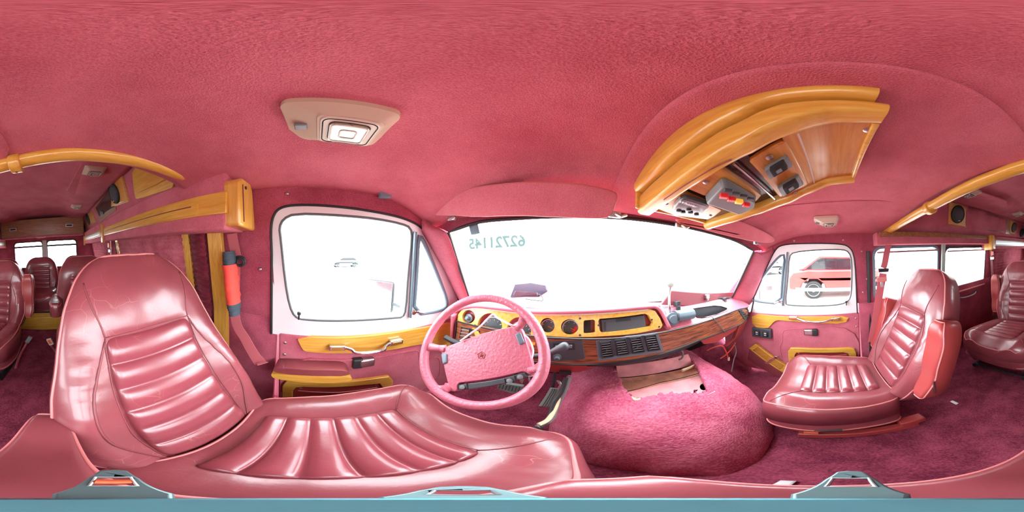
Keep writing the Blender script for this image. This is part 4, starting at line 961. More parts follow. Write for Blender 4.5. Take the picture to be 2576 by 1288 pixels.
# wiring hanging under the passenger half of the dash
for pts, m, r, l in [([(1778, 882, .70), (1795, 874, .68), (1815, 870, .66), (1825, 882, .65), (1832, 900, .64)], 'redwire', .0045, 'red wire with white plug hanging under the right end of the dash'),
                     ([(1850, 862, .66), (1838, 880, .66), (1825, 893, .66), (1812, 902, .66)], 'redwire', .0045, 'red wire crossing behind the hanging plug'),
                     ([(1848, 865, .64), (1852, 885, .63), (1846, 905, .62), (1840, 935, .60)], 'greywire', .0035, 'grey wire hanging down to the passenger footwell'),
                     ([(1790, 797, .61), (1800, 806, .612), (1812, 820, .613), (1826, 838, .614)], 'greywire', .0025, 'thin grey wire draped over the right end of the woodgrain board'),
                     ([(1708, 905, .66), (1716, 900, .65), (1718, 888, .65), (1712, 880, .66)], 'greywire', .005, 'grey hose looping under the middle of the dash')]:
    w = put('hanging_wire', MB().tube(crom([ony((x, y), Y) for x, y, Y in pts], 6), r, 8), m); tag(w, l, 'wire')
    if 'white plug' in l: put('plug', MB().box(ony((1833, 903), .64), (.012, .012, .03)), 'cream', w, bevel=.002)
# objects standing on the dash
gl = thing('gooseneck_lamp', 'small round lamp on a bent metal neck clipped to the right of the dash', 'lamp', (.50, .63, -.34))
gp = [sh(1687, 792, .03), sh(1684, 770, .10), ony((1684, 740), .68), ony((1686, 722), .68)]
put('neck', MB().tube(crom(gp, 6), .006, 10), 'steel', gl)
hd_ = ony((1686, 713), .68); put('lamp_head', MB().lathe(hd_+Vector((0, .012, 0)), (0, -1, 0), [(.012, -.012), (.02, 0), (.022, .016), (.016, .020), (.008, .022)], 20), 'pale', gl)
put('base_clip', MB().lathe(sh(1691, 802, .035), (-.2, -1, .1), [(.030, -.02), (.034, .0), (.034, .012), (.022, .014), (.020, .020)], 20), 'slate', gl)
cu_ = thing('dash_canister', 'dark grey cylinder lying on the dash beside the open bin', 'canister', (.57, .66, -.30))
a, b = sh(1699, 796, .035), sh(1742, 789, .035)
put('canister_body', MB().tube([a, b], .030, 24), 'slate', cu_, bevel=.004); put('canister_cap', MB().tube([a-(b-a).normalized()*.006, a+(b-a).normalized()*.004], .033, 24), 'dark', cu_)
tg = thing('toll_box', 'dark blue box with a cable lying at the foot of the windscreen', 'device', (-.12, .80, -.20))
tq = [onp(p, (0, .80, -.18), (0, -1, .5)) for p in [(1282, 748), (1294, 714), (1330, 710), (1376, 718), (1378, 732), (1355, 746), (1320, 746)]]
put('box_body', MB().plate(tq, (), (0, .03, -.015)), 'inkblue', tg, bevel=.006)
put('box_front', MB().plate([onp(p, (0, .797, -.18), (0, -1, .5)) for p in [(1290, 744), (1296, 732), (1352, 736), (1352, 745)]], (), (0, .006, 0)), 'gloss', tg, bevel=.002)
put('box_cable', MB().tube(crom([onp(p, (0, .79, -.18), (0, -1, .4)) for p in [(1352, 740), (1362, 744), (1365, 756), (1350, 756), (1322, 752)]], 6), .0025, 6), 'black', tg)
tag(put('windscreen_sensor', MB().plate([ony(p, .505) for p in [(1178, 566), (1201, 563), (1206, 586), (1184, 591)]], (), (0, .012, 0)), 'slate', bevel=.003), 'small dark square sensor stuck to the top left of the windscreen', 'sensor')
# number written on the outside of the glass, reading reversed from inside
c = ony((1246, 611), .585); a1 = ony((1184, 616), .575); b1 = ony((1306, 608), .60)
tag(put('windscreen_number', text_mb('62721145', .062, c, (b1-a1), Vector((0, .25, -1))*-1, mirror=True, spacing=1.0, bold=.002), 'chalk', smooth=180), 'faint reversed number 62721145 written across the top left of the windscreen', 'writing')
# ================================================================== OVERHEAD CONSOLE
def Zb(y): return interp(y, [(-.10, .250), (-.02, .242), (.05, .215), (.10, .192), (.20, .170), (.30, .158), (.42, .150)])
def onc_(px, py, d=0):
    r = ray(px, py); y = .1
    for _ in range(40): z = Zb(y)+d; y = y*.5+.5*(r.y*z/r.z)
    return r*((Zb(y)+d)/r.z)
con = thing('overhead_console', 'curved honey wood overhead console with switch panels hanging from the cab ceiling', 'console', (.31, .16, .13))
def loft(secs, closed_ends=True):
    mb = MB(); n = len(secs[0]); mb.v = [Vector(p) for s_ in secs for p in s_]
    for j in range(len(secs)-1):
        for i in range(n): k = (i+1) % n; mb.f.append([j*n+i, j*n+k, (j+1)*n+k, (j+1)*n+i])
    if closed_ends: mb.f.append(list(range(n))[::-1]); mb.f.append([(len(secs)-1)*n+i for i in range(n)])
    return mb
def rail_sec(y, x0, x1, z0, z1, r=.012): return [Vector((x, y, z)) for x, z in rrect((x0+x1)/2, (z0+z1)/2, x1-x0, z1-z0, min(r, (z1-z0)*.45, (x1-x0)*.45), 4)]
ys = [-.085+.495*k/32 for k in range(33)]
def taper(y, a=.03): return 1-.55*max(0, (a-(y+.085))/a)**2
put('lower_side_rail', loft([rail_sec(y, .168, .212, Zb(y), min(Zb(y)+.058, zc(.18, y)-.036)) for y in ys]), 'honey', con, smooth=50)
put('upper_side_rail', loft([rail_sec(y, .153, .200, min(Zb(y)+.064, zc(.17, y)-.030), zc(.17, y)+.001, .016) for y in [-.07+.475*k/32 for k in range(33)]]), 'honey', con, smooth=50)
put('rail_groove', loft([rail_sec(y, .178, .200, min(Zb(y)+.050, zc(.18, y)-.045), min(Zb(y)+.070, zc(.18, y)-.025), .002) for y in [-.06+.45*k/24 for k in range(25)]]), 'gloss', con, smooth=50)
put('right_side_rail', loft([rail_sec(y, .425, .462, Zb(y)-.004, max(Zb(y)+.06, zc(.45, y)), .014) for y in ys]), 'honey', con, smooth=50)
def under(y0, y1, d, th, m, name, x0=.20, x1=.43, par=con, n=12):
    return put(name, loft([[Vector((x0, y, Zb(y)+d)), Vector((x1, y, Zb(y)+d)), Vector((x1, y, Zb(y)+d+th)), Vector((x0, y, Zb(y)+d+th))] for y in [y0+(y1-y0)*k/n for k in range(n+1)]]), m, par, smooth=40)
under(-.085, .41, .024, .02, 'gloss', 'console_underside', n=24)
pr_ = under(-.085, .055, .010, .014, 'honeyd', 'rear_wood_panel')
put('rear_end_cap', MB().box((.318, -.080, .266), (.22, .012, .034)), 'honey', con, bevel=.004)
put('front_end_cap', MB().box((.31, .405, .195), (.30, .012, .06)), 'honey', con, bevel=.004)
for p in ((2183, 327), (2135, 457)):
    put('panel_screw', MB().lathe(onc_(*p, .010), (0, 0, -1), [(.008, -.003), (.008, .001), (.004, .003)], 14), 'steel', pr_)
# dark gloss strips, switch plate
def cplate(name, pxs, d, th, m, par=con, bevel=.002, it=0):
    pts = [onc_(x, y, d) for x, y in pxs]
    if it: pts = smoothpts(pts, it)
    return put(name, MB().plate(pts, (), (0, 0, th)), m, par, bevel=bevel)
sp_ = cplate('switch_panel', [(1884, 408), (1970, 356), (1980, 358), (2034, 462), (2030, 470), (1975, 507), (1965, 505)], .008, .014, 'honeyd', bevel=.004)
for i, (c, sc) in enumerate((((1958, 426), 1.0), ((1989, 471), .9))):
    def q(dx, dy, c=c, sc=sc): return (c[0]+sc*(dx*34*.85+dy*8), c[1]+sc*(-dx*34*.50+dy*13))
    rk = cplate('rocker_switch', [q(-1, -.9), q(1, -.9), q(1, .9), q(-1, .9)], -.002, .012, 'grey', sp_, .003)
    cplate('rocker_key', [q(-.65, -.5), q(.6, -.5), q(.6, .9), q(-.65, .9)], -.012, .012, 'void', sp_, .003)
    cplate('rocker_legend', [q(-.25, .1), q(.2, .1), q(.2, .6), q(-.25, .6)], -.0135, .001, 'grey', sp_, 0)
for p in ((1936, 397), (2000, 486)): put('panel_screw', MB().lathe(onc_(*p, .008), (0, 0, -1), [(.007, -.003), (.007, .001), (.004, .003)], 14), 'steel', sp_)
put('strip_edge', MB().tube([onc_(x, y, .010) for x, y in [(1846, 412), (1880, 440), (1920, 475), (1955, 507)]], .003, 6), 'chrome', con)
put('strip_edge', MB().tube([onc_(x, y, .012) for x, y in [(2005, 334), (2020, 370), (2037, 420), (2050, 468)]], .003, 6), 'cream', con)
# middle panel with the push-button box
mp_ = cplate('middle_wood_panel', [(1732, 476), (1810, 424), (1915, 492), (1905, 504), (1880, 520), (1770, 492)], .012, .012, 'honeyd')
def boxon(name, px, d0, d1, m, par, bevel=.005, shrink=.9):
    a = [onc_(x, y, d0) for x, y in px]; b = [onc_(x, y, d1) for x, y in px]; c = sum(b, Vector())/len(b)
    b = [Vector((p0.x, p0.y, p1.z))*1 for p0, p1 in zip(a, b)]; c = sum(b, Vector())/len(b); b = [c+(p-c)*shrink for p in b]
    mb = MB(); n = len(a); mb.v = a+b; mb.f = [[i, (i+1) % n, n+(i+1) % n, n+i] for i in range(n)]+[list(range(n))[::-1], [n+i for i in range(n)]]
    return put(name, mb, m, par, bevel=bevel)
cb = boxon('push_button_box', [(1772, 492), (1812, 447), (1824, 445), (1902, 492), (1900, 505), (1868, 520), (1855, 522)], .012, -.018, 'grey', con, .006, .93)
rows = [((1815, 497), (1830, 487)), ((1834, 505), (1850, 495)), ((1853, 511), (1869, 501)), ((1871, 519), (1886, 508))]
for k, (r1, r2) in enumerate(rows):
    x, y = r1; c = onc_(x+6, y-4, -.021); R9 = Matrix.Rotation(radians(-35), 3, 'Z')
    put('push_button', MB().box(c, (.017, .013, .010), R9), 'yellow' if k == 2 else 'redglow', cb, bevel=.002)
    c = onc_(r2[0]+2, r2[1]-8, -.019); put('small_button', MB().box(c, (.015, .008, .006), R9), 'dark', cb, bevel=.001)
# front panel with the radar detector
fp_ = cplate('front_wood_panel', [(1650, 524), (1716, 486), (1815, 530), (1795, 546), (1780, 553), (1700, 543)], .012, .012, 'honeyd')
rdx = cplate('round_cornered_detector', [(1691, 530), (1697, 519), (1713, 503), (1722, 501), (1780, 518), (1783, 523), (1770, 538), (1750, 546), (1700, 538)], -.002, .016, 'smoke', con, .004)
for p in ((1708, 531), (1718, 534), (1733, 528), (1737, 535), (1752, 540)): put('detector_button', MB().lathe(onc_(*p, -.003), (0, 0, -1), [(.007, -.002), (.007, .002), (.004, .003)], 12), 'black', rdx)
c = onc_(1732, 515, -.0035); a1, b1 = onc_(1722, 512, -.0035), onc_(1741, 518, -.0035); u_ = (b1-a1).normalized(); v_ = Vector((0, 0, -1)).cross(u_); v_ = v_ if (onc_(1732, 508, 0)-c).dot(v_) > 0 else -v_
put('detector_lettering', text_mb('Whistler', .016, c, u_, v_, depth=-.0005), 'white', rdx, smooth=180)
for p in ((1676, 514), (1787, 542), (1775, 459)): put('panel_screw', MB().lathe(onc_(*p, .012), (0, 0, -1), [(.006, -.003), (.006, .001), (.003, .003)], 12), 'steel', con)
put('inlay_line', MB().tube([onc_(x, y, -.001) for x, y in [(1670, 503), (1730, 462), (1790, 425), (1840, 402)]], .0012, 5), 'seam', con)
# ------------------------------------------------------------------ sun visors
def visor(pxs, o, n, label, hinge, th=.028):
    pts = smoothpts([onp(p, o, n) for p in pxs], 1)
    c = sum(pts, Vector())/len(pts)
    t = thing('sun_visor', label, 'sun visor', c, group='folded sun visors')
    nn = Vector(n).normalized(); nn = nn if nn.z < 0 else -nn
    put('visor_pad', MB().plate(pts, (), -nn*th), 'visor', t, bevel=.012)
    put('edge_welt', MB().tube([p+nn*-.004 for p in pts], .0035, 6, closed=True), 'piping', t)
    for h in hinge:
        q = onp(h, o, n); put('visor_bracket', MB().box(q+Vector((0, .012, 0)), (.035, .012, .018)).tube([q, q+Vector((.012, -.012, -.012)), q+Vector((.03, -.004, -.002))], .005, 8), 'steel', t, bevel=.002)
    return t
visor([(1070, 520), (1082, 502), (1150, 482), (1230, 468), (1320, 460), (1400, 461), (1480, 468), (1535, 480), (1553, 490), (1548, 512), (1535, 545), (1500, 549), (1400, 545), (1300, 541), (1200, 545), (1140, 541), (1085, 540), (1072, 532)], (0, .405, .20), (0, -1, -.55), 'wide padded red sun visor folded up above the driver half of the windscreen', [(1131, 547), (1549, 537)])
visor([(1704, 556), (1722, 548), (1800, 550), (1855, 556), (1900, 574), (1945, 596), (1951, 605), (1940, 611), (1900, 608), (1820, 590), (1760, 574), (1712, 563)], (1.0, .375, .17), (-.12, -1, -.55), 'red sun visor partly hidden by the overhead console on the passenger side', [(1715, 566), (1905, 611)])
tag(put('coat_hook', MB().plate([onwall(p, 'L', .006) for p in [(952, 472), (978, 470), (984, 478), (980, 500), (960, 502), (950, 498)]], (), (.02, 0, 0)), 'slate', bevel=.004), 'small dark clip on the red trim above the driver window', 'clip')
# ------------------------------------------------------------------ arched wooden beam at the end of the cab ceiling
bm_ = thing('arched_beam', 'rounded honey wood beam crossing the roof behind the front seats', 'beam', (.29, -.43, .24))
def bx_(x): return Vector((x, -.445+.03*((x-.29)/.84)**2, interp(x, [(-.56, .235), (-.4, .260), (-.24, .278), (-.05, .283), (.155, .268), (.26, .259), (.6, .236), (1.12, .208)])))
put('beam', MB().tube([bx_(-.54+1.66*k/48) for k in range(49)], .021, 16, flat=1.3), 'honeyx', bm_, smooth=180)
for p in ((38, 424), (2334, 524)):
    c = ony(p, -.43); c = bx_(c.x)
    put('beam_clasp', MB().tube([c+Vector((-.016, 0, -.004)), c+Vector((.016, 0, -.004))], .031, 20, flat=1.1), 'honeyz', bm_, bevel=.004, smooth=40)
    put('clasp_screw', MB().lathe(c+Vector((0, -.0, -.034)), (0, .2, -1), [(.004, -.002), (.004, .002)], 10), 'gold', bm_)
# ------------------------------------------------------------------ side valances and cabinets over the windows
st('trim_14', MB().box((-.512, -1.60, .150), (.144, 2.64, .206)), 'velour', bevel=.01)
def vl(px, py, ins=0): return onx((px, py), -.440+ins)
va = thing('wooden_valance', 'long honey wood valance with inlay line and rounded end cap above the left pleated shade', 'valance', (-.45, -1.0, .08))
a0, a1, b0, b1 = vl(566, 493), vl(566, 541), vl(262, 571), vl(262, 592)
zt, zb_ = (a0.z+b0.z)/2, (a1.z+b1.z)/2
put('valance_board', MB().box((-.436, -.92, (zt+zb_)/2), (.014, 1.30, zt-zb_)), 'honey', va, bevel=.003)
ya, yb = vl(505, 520).y, -1.52
put('raised_panel', MB().plate([Vector((-.430, y, z)) for y, z in rrect((ya+yb)/2, (zt+zb_)/2-.006, abs(ya-yb), (zt-zb_)*.72, .02)], (), (.008, 0, 0)), 'honey', va, bevel=.004)
put('inlay_line', MB().tube([Vector((-.4205, ya-.03, (zt+zb_)/2)), Vector((-.4205, yb+.03, (zt+zb_)/2))], .0022, 6), 'seam', va)
ec2 = [(-.447, .060), (-.440, .205), (-.455, .222), (-.530, .222), (-.548, .20), (-.585, .065), (-.575, .052)]
put('end_cap', MB().plate([Vector((x, -.232, z)) for x, z in ec2], (), (0, -.06, 0)), 'honeyz', va, bevel=.010)
put('cap_inlay', MB().tube([Vector((-.462, -.230, .20)), Vector((-.478, -.230, .075))], .0018, 6), 'seam', va)
put('cap_screw', MB().lathe((-.485, -.231, .195), (0, 1, 0), [(.006, -.003), (.006, .002)], 12), 'black', va)
put('rear_clasp', MB().box((-.436, -1.62, .125), (.030, .05, .19)), 'honeyz', va, bevel=.006)
vb = thing('wooden_valance', 'short glossy wood valance at the far rear of the left wall', 'valance', (-.45, -2.2, .08))
put('valance_board', MB().box((-.436, -2.28, (zt+zb_)/2), (.014, 1.20, zt-zb_)), 'honey', vb, bevel=.003)
put('raised_panel', MB().box((-.428, -2.25, (zt+zb_)/2), (.012, 1.05, (zt-zb_)*.55)), 'steel', vb, bevel=.005)
put('rear_clasp', MB().box((-.436, -2.90, .105), (.030, .04, .17)), 'honeyz', vb, bevel=.006)
# upper left: cupboard door, speakers, dark cabinet
def upl(px, py, d=0):
    n = Vector((1, 0, .3125)).normalized(); return onp((px, py), Vector((-.51, 0, .20))+n*d, n)
def upr(px, py, d=0):
    n = Vector((-1, 0, .3125)).normalized(); return onp((px, py), Vector((1.09, 0, .20))+n*d, n)
def onp2(f, pts, d): return [f(x, y, d) for x, y in pts]
nL, nR = Vector((1, 0, .3125)).normalized(), Vector((-1, 0, .3125)).normalized()
nL = Vector((1, 0, .3125)).normalized()
def upL(y, z, d=0): return Vector((-.51+.3125*(z-.20), y, z))+Vector((1, 0, -.3125)).normalized()*d
def upR(y, z, d=0): return Vector((1.09-.3125*(z-.20), y, z))+Vector((-1, 0, -.3125)).normalized()*d
def pxL(px, py, d=0):
    n = Vector((1, 0, -.3125)).normalized(); return onp((px, py), Vector((-.51, 0, .20))+n*d, n)
def pxR(px, py, d=0):
    n = Vector((-1, 0, -.3125)).normalized(); return onp((px, py), Vector((1.09, 0, .20))+n*d, n)
nl = Vector((1, 0, -.3125)).normalized(); nr_ = Vector((-1, 0, -.3125)).normalized()
def panel(name, f, pxs, d, th, m, par=None, n=nl, it=1, bevel=.004): 
    pts = [f(x, y, d) for x, y in pxs]; pts = smoothpts(pts, it) if it else pts
    return put(name, MB().plate(pts, (), -n*th), m, par, bevel=bevel)
cd = thing('cupboard_door', 'double honey wood panel on the upper left wall just under the arched beam', 'wood panel', (-.46, -.8, .30))
panel('lower_board', pxL, [(330, 418), (380, 410), (438, 442), (436, 470), (425, 477), (348, 502), (338, 498)], .010, .012, 'honey', cd)
panel('raised_board', pxL, [(330, 420), (380, 408), (420, 440), (413, 455), (345, 487), (336, 483)], .022, .012, 'honey', cd)
def speaker(f, sq, cpx, r, n, label, frame=True):
    c = f(*cpx, .014); t = thing('round_speaker', label, 'speaker', c+Vector((0, 0, -.1)), group='speakers on the upper side walls')
    if frame:
        put('wooden_baffle', MB().plate([f(x, y, .010) for x, y in sq], (), -n*.012), 'honeyd', t, bevel=.003)
        c2 = sum([f(x, y, .016) for x, y in sq], Vector())/4
        put('raised_baffle', MB().plate([c2+(f(x, y, .016)-c2)*.88 for x, y in sq], (), -n*.008), 'honeyd', t, bevel=.003)
    put('speaker_ring', MB().lathe(c, n, [(r, -.004), (r, .010), (r*.93, .016), (r*.9, .012)], 32), 'rubber', t, smooth=50)
    put('speaker_cloth', MB().lathe(c, n, [(r*.90, .010), (r*.6, .015), (r*.2, .017), (.001, .017)], 32), 'cloth', t, smooth=180)
    put('maker_badge', MB().box(c+n*.015+Vector((0, 0, -r*.72)), (.004, .022, .006)), 'cream', t)
    return t
speaker(pxL, [(305, 430), (280, 455), (279, 522), (323, 508)], (289, 487), .085, nl, 'round dark speaker in an amber wood frame, nearest on the upper left wall')
speaker(pxL, [(232, 533), (216, 540), (219, 570), (240, 558)], (222, 551), .085, nl, 'round dark speaker beside the dark cabinet, second along the upper left wall')
speaker(pxL, [(1, 1)]*4, (210, 566), .075, nl, 'small dark speaker at the far end of the upper left wall', frame=False)
dk = thing('dark_cabinet', 'dark brown cabinet front set between two speakers on the upper left wall', 'cabinet', (-.46, -1.7, .30))
panel('cabinet_front', pxL, [(283, 462), (235, 524), (252, 560), (292, 528)], .006, .010, 'brownx', dk, it=0)
panel('screen_face', pxL, [(280, 470), (240, 523), (250, 545), (288, 520)], .010, .006, 'gloss', dk, it=0)
panel('cabinet_catch', pxL, [(250, 530), (258, 532), (260, 540), (252, 541)], .020, .012, 'black', dk, it=0)
speaker(pxR, [(2385, 503), (2434, 521), (2431, 574), (2382, 567)], (2409, 539), .085, nr_, 'round dark speaker in an amber wood frame, nearest on the upper right wall')
speaker(pxR, [(2541, 551), (2557, 557), (2555, 592), (2540, 588)], (2550, 572), .078, nr_, 'round dark speaker beyond the black screen on the upper right wall')
speaker(pxR, [(1, 1)]*4, (2570, 585), .075, nr_, 'small dark speaker farthest back on the upper right wall', frame=False)
tv = thing('black_screen', 'long black reflective screen between two speakers on the upper right wall', 'screen', (1.03, -1.6, .30))
panel('screen_glass', pxR, [(2435, 516), (2534, 551), (2530, 588), (2433, 574)], .010, .012, 'screen', tv, nr_, it=0)
panel('side_board', pxR, [(2534, 551), (2545, 554), (2543, 590), (2530, 588)], .011, .012, 'brownx', tv, nr_, it=0)
tag(panel('dark_flap', pxR, [(2292, 518), (2348, 522), (2348, 563), (2290, 561)], .006, .010, 'gloss', None, nr_, it=0), 'dark flat flap on the upper right wall above the front seat belt', 'flap')
# right valance
st('trim_15', MB().box((1.075, -1.0, .155), (.09, 1.36, .085)), 'velour', bevel=.008)
st('trim_16', MB().box((1.090, -2.28, .130), (.14, 1.40, .16)), 'velour', bevel=.008)
tag(put('wood_strip', MB().box((1.027, -.96, .183), (.010, 1.24, .036)), 'brownx', bevel=.003), 'thin brown wood strip along the right wall above the side windows', 'wood strip')
vr = thing('wooden_valance', 'glossy wood valance with a squared end cap on the right wall behind the side windows', 'valance', (1.02, -2.2, .06))
put('end_cap', MB().box((1.045, -1.60, .128), (.12, .075, .17)), 'honeyz', vr, bevel=.012)
put('valance_board', MB().box((1.016, -2.28, .130), (.012, 1.30, .09)), 'brownx', vr, bevel=.003)
put('raised_panel', MB().plate([Vector((1.009, y, z)) for y, z in rrect(-2.26, .13, 1.15, .05, .02)], (), (.008, 0, 0)), 'steel', vr, bevel=.004)
# rear cabinet over the back doors
rc = thing('rear_cabinet', 'brown wood cabinet with framed door and two vents above the rear doors', 'cabinet', (CX, -2.75, .18))
put('cabinet_body', MB().box((CX, -2.79, .345), (1.36, .38, .29)), 'brownx', rc, bevel=.008)
fr_ = put('cabinet_door', MB().plate([Vector((x, -2.598, z)) for x, z in rrect(.31, .345, .52, .15, .03)], (), (0, .01, 0)), 'brownx', rc, bevel=.004)
put('door_inset', MB().plate([Vector((x, -2.588, z)) for x, z in rrect(.31, .350, .44, .11, .02)], (), (0, .006, 0)), 'brownx', fr_, bevel=.002)
for i, p in enumerate(((33, 578), (174, 567))):
    c = ony(p, -2.598)
    v = put('vent_plate', MB().box(c, (.17, .012, .09)), 'brownx', rc, bevel=.003); put('vent_grille', MB().box(c+Vector((0, .008, 0)), (.115, .010, .045)), 'steel', v, bevel=.002); put('vent_slot', MB().box(c+Vector((0, .014, 0)), (.09, .004, .024)), 'void', v)
put('padded_lip', MB().tube([(-.38, -2.60, .196), (.96, -2.60, .196)], .016, 10), 'velour', rc)
put('cabinet_latch', MB().tube([(.22, -2.59, .185), (.26, -2.57, .172), (.34, -2.57, .172), (.38, -2.59, .185)], .006, 8), 'beige', rc)
# ------------------------------------------------------------------ dome lamps
def dome(label, c, sx, sy, h, flip=1, m='beige', rough=True):
    """tapered housing with stepped frames round a clear lens; c = point on the ceiling"""
    c = Vector(c); t = thing('dome_lamp', label, 'ceiling lamp', c-Vector((0, 0, h)), group='square dome lamps')
    def sec(cx, cy, w, d, z, r): return [Vector((c.x+x, c.y+y, c.z+z)) for x, y in rrect(cx, cy, w, d, r, 5)]
    o = .10*sy*flip
    put('lamp_housing', loft([sec(0, 0, sx, sy, .01, .018), sec(0, 0, sx, sy, -.004, .018), sec(0, o, sx*.72, sy*.62, -h*.85, .014), sec(0, o, sx*.70, sy*.60, -h, .012)]), m, t, smooth=40)
    f = put('lens_frame', loft([sec(0, o, sx*.66, sy*.56, -h+.001, .012), sec(0, o, sx*.64, sy*.54, -h-.004, .012)]), 'cream', t, smooth=40)
    put('frame_groove', MB().tube(sec(0, o, sx*.60, sy*.50, -h-.0042, .012), .0012, 5, closed=True).tube(sec(0, o, sx*.47, sy*.38, -h-.0042, .010), .0014, 5, closed=True), 'void', f)
    put('lamp_lens', loft([sec(0, o, sx*.50, sy*.40, -h-.003, .010), sec(0, o, sx*.46, sy*.37, -h-.010, .008)]), 'lens', t, smooth=40)
    put('lens_bars', MB().tube(sec(0, o, sx*.43, sy*.34, -h-.0105, .008), .0018, 5, closed=True).tube(sec(0, o, sx*.20, sy*.16, -h-.0108, .006), .0015, 5, closed=True), 'cream', t)
    put('reflector', loft([sec(0, o, sx*.44, sy*.35, -h-.0046, .006), sec(0, o, sx*.30, sy*.25, -h-.006, .006)]), 'grey', t)
    put('lamp_switch', MB().box(c+Vector((0, -flip*sy*.36, -h*.62)), (.018, .022, .010)), 'grey', t, bevel=.002)
    return t
dome('square taupe dome lamp on the cab ceiling above the driver window', (-.290, .022, zc(-.29, .02)), .135, .175, .024)
dome('square pale dome lamp on the cab ceiling above the passenger door', (.955, .0, zc(.955, 0)+.002), .12, .145, .026, -1, 'cream')
c = onz((237, 424), .50); dome('taupe dome lamp on the raised roof just behind the arched beam, left side', (c.x, c.y, .49), .13, .15, .03, 1)
c = onz((193, 517), .49); dome('small dome lamp far back on the left of the raised roof', (c.x, c.y, .487), .13, .15, .03, 1)
c = onz((2440, 483), .49); dome('dome lamp behind the arched beam on the right of the raised roof', (c.x, c.y, .487), .13, .15, .03, 1)
c = onz((2560, 538), .48); dome('dome lamp far back on the right of the raised roof', (c.x, c.y, .487), .13, .15, .03, 1)
# ------------------------------------------------------------------ seat belts
def ribbon(pts, w, th=.0025, side=(0, 1, 0)):
    """flat webbing"""
    pts = crom(pts, 8); sd = Vector(side); mb = MB(); n = len(pts)
    for i, p in enumerate(pts):
        t = (pts[min(i+1, n-1)]-pts[max(i-1, 0)]).normalized(); s_ = (sd-t*sd.dot(t)).normalized(); nn = t.cross(s_).normalized()
        mb.v += [p-s_*w/2-nn*th/2, p+s_*w/2-nn*th/2, p+s_*w/2+nn*th/2, p-s_*w/2+nn*th/2]
    for i in range(n-1):
        for k in range(4): l = (k+1) % 4; mb.f.append([4*i+k, 4*i+l, 4*i+4+l, 4*i+4+k])
    mb.f += [[3, 2, 1, 0], [4*n-4, 4*n-3, 4*n-2, 4*n-1]]
    return mb
sbL = thing('seat_belt', 'rose driver seat belt hanging from the left pillar behind the red pouch', 'seat belt', (-.57, -.28, -.60))
put('belt_webbing', ribbon([onx((583, 588), -.56), onx((590, 625), -.57), onx((597, 655), -.575)], .045), 'belt', sbL)
put('belt_webbing', ribbon([onx((592, 660), -.575), onx((592, 800), -.575), onx((618, 855), -.565), onx((648, 905), -.54), onx((662, 915), -.52)], .045, side=(0, 1, .2)), 'belt', sbL)
gr = onx((603, 657), -.565)
put('belt_guide', MB().tube([gr+Vector((0, .022*cos(t), .017*sin(t))) for t in [2*pi*k/20 for k in range(20)]], .006, 10, closed=True), 'black', sbL)
ph = thing('belt_pouch', 'red-orange cloth pouch with black ends wrapped round the driver seat belt', 'pouch', (-.52, -.29, -.30))
A_, B_ = onx((578, 652), -.545), onx((590, 778), -.550)
def tubeband(p0, p1, r0, r1, m, nm, seed):
    mb = MB(); n = 18
    pts = [p0.lerp(p1, k/n) for k in range(n+1)]; mb.tube(pts, [r0+(r1-r0)*k/n+.0015*sin(k*1.7+seed) for k in range(n+1)], 20, flat=.62)
    for i, v in enumerate(mb.v): mb.v[i] = v+Vector((noise.noise(v*40)*.004, noise.noise(v*38+Vector((3, 1, 2)))*.004, 0))
    return put(nm, mb, m, ph, smooth=60)
ax = (B_-A_).normalized()
tubeband(A_-ax*.030, A_+ax*.022, .030, .038, 'navy', 'black_end', 1)
tubeband(A_+ax*.020, B_-ax*.030, .042, .037, 'pouch', 'cloth_sleeve', 2)
tubeband(B_-ax*.032, B_+ax*.020, .038, .033, 'navy', 'black_end', 3)
put('zip_line', MB().tube([A_+Vector((.0225, .010, 0)), (A_+B_)/2+Vector((.0225, .012, 0)), B_+Vector((.020, .008, 0))], .0016, 6), 'black', ph)
put('carry_ring', MB().tube([gr+Vector((.012, .008+.014*cos(t), -.004+.014*sin(t))) for t in [2*pi*k/18 for k in range(18)]], .004, 8, closed=True), 'rubber', ph)
sbR = thing('seat_belt', 'rose front passenger seat belt hanging from the right pillar in front of the sheer blind', 'seat belt', (1.1, -.30, -.70))
put('belt_webbing', ribbon([onx((2240, 598), 1.06), onx((2232, 630), 1.07), onx((2226, 662), 1.08), onx((2222, 674), 1.085)], .045), 'belt', sbR)
put('belt_webbing', ribbon([onx((2222, 688), 1.085), onx((2214, 730), 1.10), onx((2203, 800), 1.12), onx((2193, 860), 1.13)], .055), 'belt', sbR)
g0 = onx((2223, 679), 1.083)
put('belt_guide', MB().tube([g0+Vector((0, -.036, 0)), g0+Vector((0, .036, .004))], .009, 10).tube([g0+Vector((0, -.034, -.012)), g0+Vector((0, .036, -.010))], .005, 8), 'black', sbR)
g1 = onx((2218, 703), 1.09)
put('belt_tongue', MB().box(g1, (.016, .075, .034)), 'piping', sbR, bevel=.004); put('tongue_tip', MB().box(g1+Vector((0, 0, -.035)), (.006, .022, .04)), 'steel', sbR, bevel=.002)
for i, (x, y0, s_, l) in enumerate(((1.10, -1.70, 1, 'rear seat belt with metal guide on the right pillar behind the side windows'), (-.53, -1.66, -1, 'rear seat belt with metal guide on the left wall beside the wooden clasp'))):
    t = thing('seat_belt', l, 'seat belt', (x, y0, -.55), group=None)
    put('belt_webbing', ribbon([(x, y0, .05), (x, y0, -.30), (x+.02*s_, y0+.02, -.80)], .045), 'belt', t)
    put('belt_guide', MB().box((x-.012*s_, y0, -.06), (.02, .06, .035)), 'steel', t, bevel=.005)
    put('release_button', MB().box((x-.02*s_, y0, -.0), (.02, .03, .05)), 'orange', t, bevel=.003)
